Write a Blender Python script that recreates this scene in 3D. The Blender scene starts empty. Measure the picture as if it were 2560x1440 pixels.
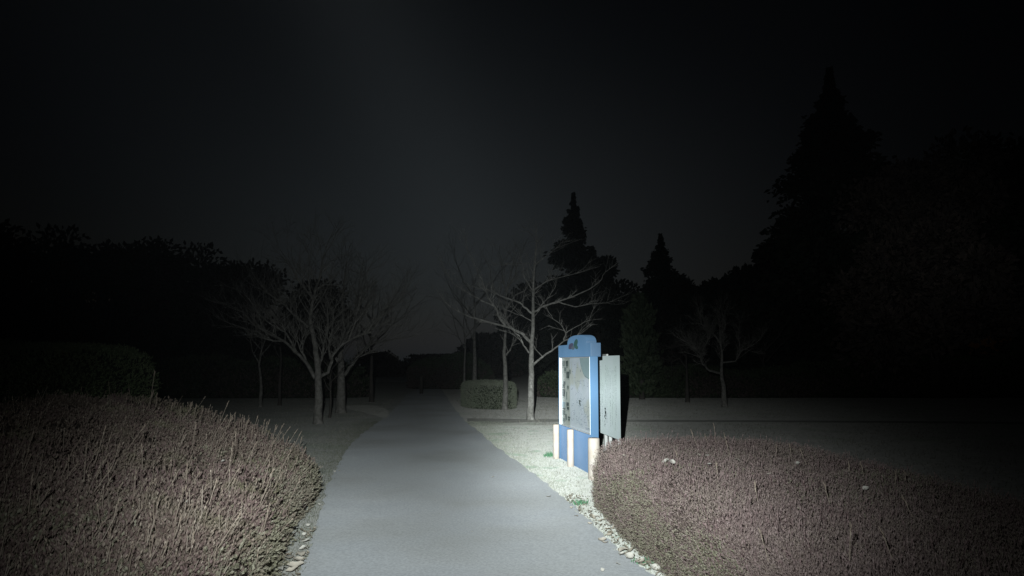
import bpy, math, random
import numpy as np
from mathutils import Vector, Matrix
R = math.radians
random.seed(7); rng = np.random.default_rng(7)
sc = bpy.context.scene
col = sc.collection

# ------------------------------------------------------------------ camera
CH = 1.55            # eye height
PITCH = R(5.57)
FPX = 1898.0         # focal length in px of the 2560 wide picture
cam_d = bpy.data.cameras.new('camera'); cam = bpy.data.objects.new('camera', cam_d); col.objects.link(cam)
cam.location = (0, 0, CH); cam.rotation_euler = (R(90) + PITCH, 0, 0)
cam_d.sensor_width = 36; cam_d.lens = 36 * FPX / 2560
cam_d.clip_start = 0.05; cam_d.clip_end = 2000
sc.camera = cam

# ------------------------------------------------------------------ world
w = bpy.data.worlds.new('World'); sc.world = w; w.use_nodes = True
nt = w.node_tree; nt.nodes.clear()
N = nt.nodes.new; L = nt.links.new
out = N('ShaderNodeOutputWorld')
sky = N('ShaderNodeTexSky'); sky.sky_type = 'NISHITA'; sky.sun_disc = False
sky.sun_elevation = R(-4); sky.sun_rotation = R(-7)
bg1 = N('ShaderNodeBackground'); bg1.inputs['Strength'].default_value = 0.012
L(sky.outputs[0], bg1.inputs['Color'])
# glow of a town beyond the park, brightest low over the end of the path
tc = N('ShaderNodeTexCoord')
def wglow(az, el, k, colr, strength):
    d = Vector((math.sin(R(az)) * math.cos(R(el)), math.cos(R(az)) * math.cos(R(el)), math.sin(R(el))))
    dot = N('ShaderNodeVectorMath'); dot.operation = 'DOT_PRODUCT'; dot.inputs[1].default_value = d
    L(tc.outputs['Generated'], dot.inputs[0])
    m = N('ShaderNodeMath'); m.operation = 'MAXIMUM'; m.inputs[1].default_value = 0; L(dot.outputs['Value'], m.inputs[0])
    p = N('ShaderNodeMath'); p.operation = 'POWER'; p.inputs[1].default_value = k; L(m.outputs[0], p.inputs[0])
    s = N('ShaderNodeMath'); s.operation = 'MULTIPLY'; s.inputs[1].default_value = strength; L(p.outputs[0], s.inputs[0])
    b = N('ShaderNodeBackground'); b.inputs['Color'].default_value = (*colr, 1); L(s.outputs[0], b.inputs['Strength'])
    return b
g1 = wglow(-7, 5, 32, (0.80, 0.98, 1.08), 0.0112)
g2 = wglow(9, 5, 40, (0.88, 0.97, 1.05), 0.0050)
g3 = wglow(-6, 18, 9, (0.85, 0.97, 1.15), 0.0009)
a1 = N('ShaderNodeAddShader'); a2 = N('ShaderNodeAddShader')
L(bg1.outputs[0], a1.inputs[0]); L(g1.outputs[0], a1.inputs[1])
a3 = N('ShaderNodeAddShader'); L(a1.outputs[0], a2.inputs[0]); L(g2.outputs[0], a2.inputs[1]); L(a2.outputs[0], a3.inputs[0]); L(g3.outputs[0], a3.inputs[1]); L(a3.outputs[0], out.inputs['Surface'])

# ------------------------------------------------------------------ hand torch just left of the lens: the only lamp
LAMP = Vector((-0.20, 0.0, CH + 0.42))
def ray(px, py):
    v = Vector(((px - 1280) / FPX, 1.0, (720 - py) / FPX))
    v = Matrix.Rotation(PITCH, 3, 'X') @ v
    return v
_r = ray(1320, 1130); aim = (Vector((0, 0, CH)) + _r*(-CH/_r.z) - LAMP).normalized()
ld = bpy.data.lights.new('torch', 'SPOT'); lo = bpy.data.objects.new('torch', ld); col.objects.link(lo)
lo.location = LAMP; lo.rotation_euler = aim.to_track_quat('-Z', 'Y').to_euler()
ld.energy = 4200; ld.spot_size = R(150); ld.spot_blend = 0.6; ld.shadow_soft_size = 0.012
ld.color = (0.93, 1.0, 1.0)
ld.use_nodes = True
lt = ld.node_tree; lt.nodes.clear(); n = lt.nodes.new; l = lt.links.new
lo_out = n('ShaderNodeOutputLight'); em = n('ShaderNodeEmission'); l(em.outputs[0], lo_out.inputs[0])
ltc = n('ShaderNodeTexCoord'); sp = n('ShaderNodeSeparateXYZ'); l(ltc.outputs['Normal'], sp.inputs[0])
def lm(op, a, b=None):
    m = n('ShaderNodeMath'); m.operation = op
    for i, v in enumerate((a, b)):
        if v is None: continue
        if isinstance(v, (int, float)): m.inputs[i].default_value = v
        else: l(v, m.inputs[i])
    return m.outputs[0]
az_ = lm('MAXIMUM', lm('ABSOLUTE', sp.outputs['Z']), 0.05)
u_ = lm('DIVIDE', sp.outputs['X'], az_); v_ = lm('DIVIDE', sp.outputs['Y'], az_)
# torch beam shaped to the wanted brightness, last lobe added for the right-hand trees: (centre u, centre v, half width u, half width v, strength) in the torch's own frame
BEAM = [(0.029, 0.056, 0.088, 0.109, 3.0394), (-0.271, -0.049, 0.197, 0.177, 0.5482), (0.059, 0.073, 0.163, 0.023, 0.6736), (-0.034, 0.111, 0.281, 0.359, 0.2561), (0.146, -0.076, 0.204, 0.175, 0.5691), (0.05, 0.05, 0.9, 0.6, 0.014), (0.50, 0.28, 0.20, 0.13, 0.30)]
acc = None
for (cu, cv, su, sv, st) in BEAM:
    a = lm('DIVIDE', lm('SUBTRACT', u_, cu), su); b = lm('DIVIDE', lm('SUBTRACT', v_, cv), sv)
    e = lm('MULTIPLY', lm('EXPONENT', lm('MULTIPLY', lm('ADD', lm('MULTIPLY', a, a), lm('MULTIPLY', b, b)), -1.0)), st)
    acc = e if acc is None else lm('ADD', acc, e)
l(acc, em.inputs['Strength'])

sc.view_settings.view_transform = 'Standard'; sc.view_settings.look = 'None'
sc.view_settings.exposure = 0; sc.view_settings.gamma = 1
sc.render.resolution_x = 1024; sc.render.resolution_y = 576

# ------------------------------------------------------------------ projection helpers (pixels of the 2560 picture -> world)
def G(px, py, z=0.0):
    v = ray(px, py); t = (z - CH) / v.z
    return Vector((v.x * t, v.y * t, z))
def P(px, py, d):
    v = ray(px, py); t = d / v.y
    return Vector((v.x * t, d, CH + v.z * t))

# ------------------------------------------------------------------ object helpers
def tag(o, label=None, cat=None, group=None, kind=None):
    if label: o['label'] = label
    if cat: o['category'] = cat
    if group: o['group'] = group
    if kind: o['kind'] = kind
    return o
def thing(name, label, cat, loc=(0, 0, 0), rotz=0, group=None):
    o = bpy.data.objects.new(name, None); col.objects.link(o); o.empty_display_size = 0.2
    o.location = loc; o.rotation_euler = (0, 0, rotz)
    return tag(o, label, cat, group)
class MB:
    def __init__(s): s.v = []; s.f = []
    def add(s, vs, fs):
        o = len(s.v); s.v.extend([tuple(p) for p in vs]); s.f.extend([tuple(i + o for i in f) for f in fs])
    def box(s, x0, x1, y0, y1, z0, z1, bev=0.0):
        if bev <= 0:
            s.add([(x0,y0,z0),(x1,y0,z0),(x1,y1,z0),(x0,y1,z0),(x0,y0,z1),(x1,y0,z1),(x1,y1,z1),(x0,y1,z1)],
                  [(3,2,1,0),(4,5,6,7),(0,1,5,4),(1,2,6,5),(2,3,7,6),(3,0,4,7)]); return
        b = bev
        ring = lambda e, z: [(x0+b-e,y0-0+0,z)] 
        def rect(i, z):
            return [(x0+i,y0+b,z),(x0+b,y0+i,z),(x1-b,y0+i,z),(x1-i,y0+b,z),(x1-i,y1-b,z),(x1-b,y1-i,z),(x0+b,y1-i,z),(x0+i,y1-b,z)]
        rs = [rect(b*0.8, z0), rect(0, z0+b), rect(0, z1-b), rect(b*0.8, z1)]
        vs = [p for r in rs for p in r]; fs = [tuple(range(7,-1,-1)), tuple(range(24,32))]
        for k in range(3):
            for i in range(8):
                j = (i+1) % 8; fs.append((k*8+i, k*8+j, k*8+8+j, k*8+8+i))
        s.add(vs, fs)
    def prism(s, poly, y0, y1):
        n_ = len(poly)
        s.add([(x, y0, z) for x, z in poly] + [(x, y1, z) for x, z in poly],
              [tuple(range(n_)), tuple(range(2*n_-1, n_-1, -1))] + [(i, i+n_, (i+1) % n_+n_, (i+1) % n_) for i in range(n_)])
    def tube(s, pts, rads, sides=6, cap=True):
        pts = [Vector(p) for p in pts]; vs = []; fs = []
        up = None
        for i, p in enumerate(pts):
            d = (pts[min(i+1, len(pts)-1)] - pts[max(i-1, 0)])
            d = d.normalized() if d.length > 1e-7 else Vector((0, 0, 1))
            if up is None:
                up = Vector((1, 0, 0)) if abs(d.x) < 0.8 else Vector((0, 1, 0))
            a = (up - d * up.dot(d)).normalized(); b = d.cross(a); up = a
            for k in range(sides):
                t = 2 * math.pi * k / sides
                vs.append(p + (a * math.cos(t) + b * math.sin(t)) * rads[i])
        for i in range(len(pts)-1):
            for k in range(sides):
                q = (k+1) % sides
                fs.append((i*sides+k, i*sides+q, (i+1)*sides+q, (i+1)*sides+k))
        if cap:
            fs.append(tuple(range(sides-1, -1, -1))); fs.append(tuple(range((len(pts)-1)*sides, len(pts)*sides)))
        s.add(vs, fs)
    def build(s, name, mat, parent=None, smooth=False, origin=None):
        me = bpy.data.meshes.new(name)
        o_ = Vector(origin) if origin is not None else Vector((0, 0, 0))
        me.from_pydata([tuple(Vector(p) - o_) for p in s.v], [], s.f); me.update()
        if smooth: me.polygons.foreach_set('use_smooth', [True] * len(me.polygons))
        o = bpy.data.objects.new(name, me); col.objects.link(o)
        if mat: me.materials.append(mat)
        if origin is not None and parent is None: o.location = o_
        if parent: o.parent = parent
        return o
def np_mesh(name, V, F, mat, parent=None, smooth=False):
    """V (n,3) array, F (m,k) array"""
    me = bpy.data.meshes.new(name); k = F.shape[1]
    me.vertices.add(len(V)); me.vertices.foreach_set('co', V.astype(np.float32).ravel())
    me.loops.add(F.size); me.loops.foreach_set('vertex_index', F.astype(np.int32).ravel())
    me.polygons.add(len(F)); me.polygons.foreach_set('loop_start', (np.arange(len(F)) * k).astype(np.int32))
    me.polygons.foreach_set('loop_total', np.full(len(F), k, np.int32))
    me.update(calc_edges=True); me.validate()
    if smooth: me.polygons.foreach_set('use_smooth', [True] * len(me.polygons))
    o = bpy.data.objects.new(name, me); col.objects.link(o)
    if mat: me.materials.append(mat)
    if parent: o.parent = parent
    return o
def basis(dirs, spin):
    """orthonormal frames with third axis along dirs"""
    d = dirs / np.linalg.norm(dirs, axis=1, keepdims=True)
    h = np.where(np.abs(d[:, 2:3]) < 0.9, np.array([[0, 0, 1.0]]), np.array([[1.0, 0, 0]]))
    a = np.cross(h, d); a /= np.linalg.norm(a, axis=1, keepdims=True); b = np.cross(d, a)
    c, s_ = np.cos(spin)[:, None], np.sin(spin)[:, None]
    return a * c + b * s_, -a * s_ + b * c, d
def scatter(tv, tf, pos, dirs, scale, zscale=None):
    """copies of a template (verts tv, faces tf) set at pos, its z axis along dirs"""
    n_ = len(pos); ax, ay, az = basis(dirs, rng.uniform(0, 6.283, n_))
    sc_ = np.asarray(scale)[:, None]; zs = sc_ if zscale is None else np.asarray(zscale)[:, None]
    V = (pos[:, None, :] + tv[None, :, 0:1] * (ax * sc_)[:, None, :] + tv[None, :, 1:2] * (ay * sc_)[:, None, :]
         + tv[None, :, 2:3] * (az * zs)[:, None, :]).reshape(-1, 3)
    F = (tf[None] + (np.arange(n_) * len(tv))[:, None, None]).reshape(-1, tf.shape[1])
    return V, F
def join(parts):
    Vs, Fs, o = [], [], 0
    for V, F in parts: Vs.append(V); Fs.append(F + o); o += len(V)
    return np.concatenate(Vs), np.concatenate(Fs)

# ------------------------------------------------------------------ materials
def mat(name, base, rough=0.8, var=None, vscale=4.0, detail=5, island=None, bump=0.0, bscale=40, metal=0.0, spec=0.3, third=None, tscale=1.0, trange=(0.5, 0.6), rough_mix=None, coords='Object', vr=(0.35, 0.65), drough=0.0, sheen=0.0, speck=0.0, sscale=60):
    m = bpy.data.materials.new(name); m.use_nodes = True; t = m.node_tree; b = t.nodes['Principled BSDF']
    b.inputs['Roughness'].default_value = rough; b.inputs['Metallic'].default_value = metal
    b.inputs['Specular IOR Level'].default_value = spec
    b.inputs['Base Color'].default_value = (*base, 1)
    b.inputs['Diffuse Roughness'].default_value = drough; b.inputs['Sheen Weight'].default_value = sheen; b.inputs['Sheen Roughness'].default_value = 0.6
    tcn = t.nodes.new('ShaderNodeTexCoord'); cur = None
    def noise(s, d=detail):
        q = t.nodes.new('ShaderNodeTexNoise'); q.inputs['Scale'].default_value = s; q.inputs['Detail'].default_value = d
        t.links.new(tcn.outputs[coords], q.inputs['Vector']); return q
    def mix(fac, a, c):
        x = t.nodes.new('ShaderNodeMix'); x.data_type = 'RGBA'; t.links.new(fac, x.inputs[0])
        for i, v in ((6, a), (7, c)):
            if isinstance(v, tuple): x.inputs[i].default_value = (*v, 1)
            else: t.links.new(v, x.inputs[i])
        return x.outputs[2]
    def rng_(src, lo_, hi):
        r = t.nodes.new('ShaderNodeMapRange'); r.inputs[1].default_value = lo_; r.inputs[2].default_value = hi; t.links.new(src, r.inputs[0]); return r.outputs[0]
    cur = base
    if var: cur = mix(rng_(noise(vscale).outputs[0], *vr), base, var)
    if third: cur = mix(rng_(noise(tscale, 3).outputs[0], *trange), cur, third)
    if speck:
        q = noise(sscale, 2); r_ = t.nodes.new('ShaderNodeMapRange'); r_.inputs[1].default_value = 0.36; r_.inputs[2].default_value = 0.64; r_.inputs[3].default_value = 1-speck; r_.inputs[4].default_value = 1+speck*0.6
        t.links.new(q.outputs[0], r_.inputs[0]); x = t.nodes.new('ShaderNodeVectorMath'); x.operation = 'SCALE'
        t.links.new(cur, x.inputs[0]) if not isinstance(cur, tuple) else None; t.links.new(r_.outputs[0], x.inputs['Scale']); cur = x.outputs[0]
    if island:
        g = t.nodes.new('ShaderNodeNewGeometry')
        cur = mix(rng_(g.outputs['Random Per Island'], 0.35, 1.0), cur, island)
    if not isinstance(cur, tuple): t.links.new(cur, b.inputs['Base Color'])
    if bump:
        q = noise(bscale, 6); bp = t.nodes.new('ShaderNodeBump'); bp.inputs['Strength'].default_value = bump; bp.inputs['Distance'].default_value = 0.02
        t.links.new(q.outputs[0], bp.inputs['Height']); t.links.new(bp.outputs[0], b.inputs['Normal'])
    return m
M = {}
M['asphalt'] = mat('asphalt', (0.245, 0.262, 0.275), 0.85, (0.29, 0.305, 0.315), 1.1, 8, bump=0.25, bscale=90, third=(0.205, 0.215, 0.212), tscale=0.55, trange=(0.42, 0.66), drough=1.0, sheen=0.15, speck=0.16, sscale=45)
M['lawn'] = mat('dry_lawn', (0.26, 0.255, 0.225), 0.95, (0.34, 0.33, 0.29), 2.2, 8, drough=1.0, sheen=0.4, speck=0.3, sscale=9, bump=0.5, bscale=25, third=(0.22, 0.25, 0.18), tscale=0.8, trange=(0.56, 0.7))
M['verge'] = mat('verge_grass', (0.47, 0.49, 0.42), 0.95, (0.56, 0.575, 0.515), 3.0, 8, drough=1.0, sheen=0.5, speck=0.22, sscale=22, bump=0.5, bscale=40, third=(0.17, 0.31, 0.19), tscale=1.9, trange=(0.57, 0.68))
M['blade_dark'] = mat('darker_grass_blade', (0.17, 0.18, 0.14), 0.8, (0.13, 0.15, 0.10), 1.9, 3, island=(0.26, 0.26, 0.21))  # darker blades for the left edge of the path
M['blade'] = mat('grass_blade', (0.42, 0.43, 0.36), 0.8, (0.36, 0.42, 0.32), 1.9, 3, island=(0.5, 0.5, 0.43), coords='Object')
M['soil'] = mat('soil', (0.10, 0.085, 0.07), 0.95, (0.16, 0.14, 0.11), 8, bump=0.5)
M['twig_red'] = mat('red_brown_twig', (0.19, 0.125, 0.125), 0.7, (0.24, 0.175, 0.17), 3, 3, island=(0.32, 0.25, 0.235))
M['twig_pale'] = mat('pale_twig', (0.30, 0.24, 0.19), 0.7, island=(0.42, 0.36, 0.30))
M['leaf_mauve'] = mat('mauve_leaf', (0.23, 0.168, 0.158), 0.7, (0.24, 0.205, 0.165), 1.2, 4, island=(0.30, 0.235, 0.225))
M['leaf_tan'] = mat('tan_brown_leaf', (0.165, 0.128, 0.102), 0.65, (0.19, 0.128, 0.125), 0.8, 3, island=(0.28, 0.235, 0.19), third=(0.20, 0.19, 0.12), tscale=1.4, trange=(0.54, 0.66))
M['leaf_olive'] = mat('olive_leaf', (0.19, 0.185, 0.12), 0.6, (0.23, 0.195, 0.155), 1.6, 3, island=(0.32, 0.305, 0.235))
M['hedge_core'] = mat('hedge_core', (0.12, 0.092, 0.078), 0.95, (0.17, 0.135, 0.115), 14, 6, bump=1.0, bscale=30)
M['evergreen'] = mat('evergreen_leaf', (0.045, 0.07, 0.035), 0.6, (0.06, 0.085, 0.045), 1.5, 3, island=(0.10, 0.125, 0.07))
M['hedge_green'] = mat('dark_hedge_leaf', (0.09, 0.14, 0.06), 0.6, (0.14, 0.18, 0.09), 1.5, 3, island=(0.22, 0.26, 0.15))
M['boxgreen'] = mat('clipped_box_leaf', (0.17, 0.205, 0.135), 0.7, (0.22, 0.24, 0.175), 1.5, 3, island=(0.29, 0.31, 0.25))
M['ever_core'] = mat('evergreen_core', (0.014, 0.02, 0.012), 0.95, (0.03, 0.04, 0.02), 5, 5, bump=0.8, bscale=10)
M['conifer'] = mat('conifer_needles', (0.03, 0.042, 0.03), 0.8, (0.045, 0.055, 0.04), 1.0, 3, island=(0.06, 0.068, 0.05))
M['rust_foliage'] = mat('winter_foliage', (0.075, 0.07, 0.062), 0.8, (0.10, 0.08, 0.07), 1.0, 3, island=(0.14, 0.11, 0.095))
M['bark'] = mat('pale_grey_bark', (0.27, 0.265, 0.24), 0.9, (0.37, 0.36, 0.335), 5, 6, bump=0.8, bscale=22, third=(0.55, 0.54, 0.50), tscale=5.5, trange=(0.60, 0.66), speck=0.28, sscale=14)
M['bark_dark'] = mat('grey_bark', (0.20, 0.195, 0.175), 0.9, (0.27, 0.26, 0.24), 5, 6, bump=0.8, bscale=22, speck=0.28, sscale=12)
M['bark_dim'] = mat('dark_bark', (0.07, 0.065, 0.058), 0.9, (0.10, 0.09, 0.08), 5, 6, bump=0.6, bscale=22)
M['blue'] = mat('blue_paint', (0.072, 0.145, 0.245), 0.5, (0.086, 0.162, 0.265), 2.5, 6, spec=0.4, bump=0.05, bscale=60, drough=1.0)
M['blue_light'] = mat('blue_paint_lit_side', (0.078, 0.18, 0.315), 0.5, (0.09, 0.20, 0.34), 2.5, 6, spec=0.4, bump=0.05, bscale=60, drough=1.0)  # board's blue paint, stronger light on the side posts put into the colour
M['blue_low'] = mat('blue_paint_lit_low', (0.098, 0.18, 0.31), 0.5, (0.115, 0.2, 0.335), 2.5, 6, spec=0.4, bump=0.05, bscale=60, drough=1.0)  # same blue paint, the beam's extra brightness lower down put into the colour
M['silver'] = mat('aluminium_trim', (0.80, 0.83, 0.85), 0.45, metal=0.0)
M['cream'] = mat('cream_painted_wood', (0.60, 0.555, 0.50), 0.7, (0.54, 0.46, 0.38), 6, 5, bump=0.15, bscale=30)
M['white'] = mat('white_painted_board', (0.385, 0.435, 0.445), 0.6, (0.355, 0.415, 0.405), 2.0, 5, bump=0.03, drough=1.0)
M['whiteleg'] = mat('white_painted_leg', (0.62, 0.64, 0.62), 0.6, (0.5, 0.5, 0.48), 6, 5)
M['map'] = mat('printed_map', (0.70, 0.77, 0.84), 0.35, (0.63, 0.72, 0.77), 4.0, 5, third=(0.62, 0.67, 0.63), tscale=2.0, trange=(0.52, 0.6), spec=0.5)
M['map_margin'] = mat('map_margin', (0.44, 0.50, 0.47), 0.4, (0.49, 0.52, 0.47), 5)
M['map_sea'] = mat('map_sea', (0.36, 0.50, 0.52), 0.35, (0.42, 0.53, 0.55), 3.0)
M['coast'] = mat('map_coastline', (0.22, 0.33, 0.34), 0.5)
M['road_line'] = mat('map_road_line', (0.25, 0.30, 0.36), 0.5)
M['photo_dark'] = mat('faded_photo', (0.03, 0.055, 0.06), 0.4, (0.15, 0.19, 0.17), 9, 3)
M['photo_mid'] = mat('faded_photo_pale', (0.16, 0.22, 0.20), 0.4, (0.06, 0.09, 0.09), 7, 3)
M['photo_sky'] = mat('faded_photo_sky', (0.20, 0.34, 0.44), 0.4, (0.26, 0.34, 0.30), 5, 3)
M['ink'] = mat('faded_ink', (0.07, 0.10, 0.09), 0.6)
M['ink_dark'] = mat('dark_ink', (0.03, 0.05, 0.05), 0.6)
M['pink'] = mat('emblem_pink', (0.16, 0.16, 0.27), 0.5)
M['green'] = mat('emblem_green', (0.09, 0.22, 0.21), 0.5)
M['pale'] = mat('emblem_white', (0.20, 0.26, 0.32), 0.5)
M['dead_leaf'] = mat('bleached_dead_leaf', (0.55, 0.50, 0.42), 0.7, (0.42, 0.36, 0.28), 30, island=(0.68, 0.65, 0.58))
M['litter'] = mat('matted_leaf', (0.22, 0.20, 0.155), 0.8, (0.15, 0.125, 0.09), 30, island=(0.42, 0.38, 0.31))
M['dead_white'] = mat('white_dead_leaf', (0.72, 0.71, 0.66), 0.7, (0.55, 0.52, 0.45), 30)
M['tuft'] = mat('weed_leaf', (0.10, 0.26, 0.14), 0.6, island=(0.17, 0.34, 0.2))
M['steel'] = mat('galvanised_steel', (0.35, 0.36, 0.36), 0.5, (0.28, 0.29, 0.3), 9, metal=0.2)
M['board_back'] = mat('weathered_board', (0.30, 0.30, 0.28), 0.8, (0.2, 0.2, 0.19), 6)

def smooth_closed(pts, k=8):
    o = []; n_ = len(pts)
    for i in range(n_):
        p0, p1, p2, p3 = [np.array(pts[(i+q) % n_], float) for q in (-1, 0, 1, 2)]
        for j in range(k):
            t = j/k
            o.append(0.5*((2*p1)+(p2-p0)*t+(2*p0-5*p1+4*p2-p3)*t*t+(3*p1-p0-3*p2+p3)*t**3))
    return o
# ------------------------------------------------------------------ ground, path
def sheet(name, outline, z, m, steps=None):
    b = MB(); b.add([(p[0], p[1], z) for p in outline], [tuple(range(len(outline)))])
    o = b.build(name, m); return o
mb = MB(); S = 400
n_ = 80
gx = np.concatenate([np.linspace(-S, -40, 8), np.linspace(-36, 36, 60), np.linspace(40, S, 8)])
gy = np.concatenate([np.linspace(-60, -4, 5), np.linspace(-2, 70, 73), np.linspace(80, S, 8)])
XX, YY = np.meshgrid(gx, gy)
V = np.stack([XX, YY, np.zeros_like(XX)], -1).reshape(-1, 3); w_ = len(gx)
F = np.array([[j*w_+i, j*w_+i+1, (j+1)*w_+i+1, (j+1)*w_+i] for j in range(len(gy)-1) for i in range(w_-1)])
tag(np_mesh('ground', V, F, M['lawn']), kind='structure')

# path edges traced on the ground
R_PX = [(1700, 1500), (1610, 1427), (1547, 1378), (1452, 1285), (1362, 1206), (1253, 1127), (1200, 1082), (1172, 1060), (1150, 1038), (1128, 1010), (1105, 975), (1090, 955)]
L_PX = [(700, 1520), (752, 1440), (778, 1360), (797, 1290), (818, 1220), (846, 1160), (880, 1110), (915, 1078), (952, 1052), (985, 1025), (1020, 985), (1040, 960)]
RE = [G(*p) for p in R_PX]; LE = [G(*p) for p in L_PX]
RE = [Vector((RE[0].x + 0.25, -8, 0)), Vector((RE[0].x + 0.02, 2.0, 0))] + RE + [Vector((-14, 90, 0)), Vector((-22, 140, 0))]
LE = [Vector((LE[0].x + 0.2, -8, 0)), Vector((LE[0].x + 0.05, 2.0, 0))] + LE + [Vector((-17, 90, 0)), Vector((-25, 140, 0))]
def smooth_poly(pts, k=6, jit=0.0):
    o = []
    for i in range(len(pts)-1):
        p0, p1, p2, p3 = pts[max(i-1, 0)], pts[i], pts[i+1], pts[min(i+2, len(pts)-1)]
        for j in range(k):
            t = j / k
            v = 0.5*((2*p1) + (p2-p0)*t + (2*p0-5*p1+4*p2-p3)*t*t + (3*p1-p0-3*p2+p3)*t**3)
            o.append(v + Vector((random.uniform(-jit, jit), 0, 0)))
    o.append(pts[-1].copy()); return o
RS = smooth_poly(RE, 14, 0.028); LS = smooth_poly(LE, 14, 0.028)
mb = MB(); nn = min(len(RS), len(LS))
for i in range(nn):
    mb.v.append((LS[i].x, LS[i].y, 0.012)); mb.v.append(((LS[i].x+RS[i].x)/2, (LS[i].y+RS[i].y)/2, 0.02)); mb.v.append((RS[i].x, RS[i].y, 0.012))
for i in range(nn-1):
    a = i*3; mb.f += [(a, a+1, a+4, a+3), (a+1, a+2, a+5, a+4)]
tag(mb.build('path', M['asphalt'], smooth=True), kind='structure')
def x_at(poly, y):
    for a, b in zip(poly, poly[1:]):
        if a.y <= y <= b.y: t = (y-a.y)/max(1e-6, b.y-a.y); return a.x+(b.x-a.x)*t
    return poly[-1].x
# pale verge between path and right hedge / sign, and a thin one on the left
def verge(name, inner, off, y0, y1, side, m='verge'):
    mb = MB(); ys = np.linspace(y0, y1, 80)
    for k, y in enumerate(ys):
        xi = x_at(inner, y); wd = off(y)
        for q in range(5): mb.v.append((xi + side*wd*q/4 - side*0.01, y, 0.006 + 0.012*math.sin(math.pi*min(1, q/4*2)/2)*(1 if q < 4 else 0)))
    for k in range(len(ys)-1):
        for q in range(4):
            a = k*5+q; f = (a, a+1, a+6, a+5); mb.f.append(f if side > 0 else f[::-1])
    return tag(mb.build(name, M[m], smooth=True), kind='structure')
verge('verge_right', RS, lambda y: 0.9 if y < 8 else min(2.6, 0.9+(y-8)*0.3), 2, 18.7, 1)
M['lawn_dark'] = mat('darker_lawn', (0.13, 0.135, 0.115), 0.95, (0.19, 0.19, 0.165), 1.8, 8, drough=1.0, sheen=0.3, speck=0.3, sscale=9, bump=0.5, bscale=25, third=(0.11, 0.13, 0.09), tscale=0.8, trange=(0.5, 0.65))  # darker lawn tone, laid left of the path only
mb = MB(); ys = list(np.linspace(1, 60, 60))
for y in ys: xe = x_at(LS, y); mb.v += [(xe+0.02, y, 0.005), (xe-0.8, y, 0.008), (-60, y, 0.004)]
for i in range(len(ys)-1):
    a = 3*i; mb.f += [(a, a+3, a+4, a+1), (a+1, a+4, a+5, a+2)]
tag(mb.build('lawn_left', M['lawn_dark'], smooth=True), kind='structure')
ap = [G(868, 1016), G(925, 1014), G(962, 1022), G(972, 1036), G(962, 1046), G(930, 1038), G(900, 1030), G(872, 1024)]
pp = smooth_closed([(p.x, p.y) for p in ap], 5)
mb = MB(); mb.add([(p[0], p[1], 0.013) for p in pp], [tuple(range(len(pp)))]); tag(mb.build('bare_ground_patch', mat('pale_dry_patch', (0.19, 0.19, 0.16), 0.95, (0.25, 0.245, 0.21), 1.8, 8, drough=1.0, sheen=0.3, speck=0.3, sscale=9), None), kind='structure')
# narrow side path that leaves to the right behind the sign
sp_ = [(1168, 1062, 1046), (1230, 1060, 1046.5), (1300, 1056, 1048), (1370, 1055, 1048), (1560, 1055, 1049.5), (1900, 1056, 1051), (2300, 1058, 1053), (2700, 1062, 1056)]
mb = MB()
for (x, ya, yb) in sp_:
    a = G(x, ya); b = G(x, yb); mb.v += [(a.x, a.y, 0.004), (b.x, b.y, 0.004)]
for i in range(len(sp_)-1): a = 2*i; mb.f.append((a, a+2, a+3, a+1))
M['side'] = mat('worn_side_path', (0.17, 0.17, 0.155), 0.9, (0.23, 0.23, 0.21), 3, bump=0.3, drough=1.0)
tag(mb.build('side_path', M['side']), kind='structure')

# short grass on the verge and lawn near the path
tvb = np.array([(-0.5, 0, 0), (0.5, 0, 0), (0.25, 0.12, 0.6), (0.0, 0.35, 1.0)]); tfb = np.array([[0, 1, 2], [0, 2, 3]])
def blades(n_, fn, hmin, hmax, wid):
    pos = fn(n_); n_ = len(pos)
    d = np.stack([rng.normal(0, 0.45, n_), rng.normal(0, 0.45, n_), np.ones(n_)], 1)
    return scatter(tvb, tfb, pos, d, np.full(n_, wid) * rng.uniform(.7, 1.3, n_), rng.uniform(hmin, hmax, n_))
ys_t = np.array([p.y for p in RS]); xs_t = np.array([p.x for p in RS]); xl_t = np.interp(0, [0], [0])
lyt = np.array([p.y for p in LS]); lxt = np.array([p.x for p in LS])
def vr(n_):
    y = rng.uniform(4.5, 20, n_); x = np.interp(y, ys_t, xs_t) + np.abs(rng.normal(0.0, 0.55, n_)) - 0.04*rng.uniform(0, 1, n_)**2
    return np.stack([x, y, np.full(n_, 0.004)], 1)
def vr2(n_):
    y = rng.uniform(8, 19, n_); x = np.interp(y, ys_t, xs_t) + rng.uniform(0, 3.2, n_)
    return np.stack([x, y, np.full(n_, 0.004)], 1)
def vl(n_):
    y = rng.uniform(4.5, 20, n_); x = np.interp(y, lyt, lxt) - np.abs(rng.normal(0.0, 0.4, n_)) + 0.04*rng.uniform(0, 1, n_)**2
    return np.stack([x, y, np.full(n_, 0.004)], 1)
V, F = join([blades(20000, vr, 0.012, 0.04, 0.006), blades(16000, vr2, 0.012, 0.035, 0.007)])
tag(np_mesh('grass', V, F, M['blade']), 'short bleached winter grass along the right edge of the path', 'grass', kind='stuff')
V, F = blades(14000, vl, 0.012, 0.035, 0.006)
tag(np_mesh('grass', V, F, M['blade_dark']), 'short dull grass along the left edge of the path', 'grass', kind='stuff')
M['lawn_blade'] = mat('winter_lawn_blade', (0.22, 0.22, 0.185), 0.8, (0.30, 0.29, 0.25), 0.9, 4, island=(0.34, 0.33, 0.28))
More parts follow.
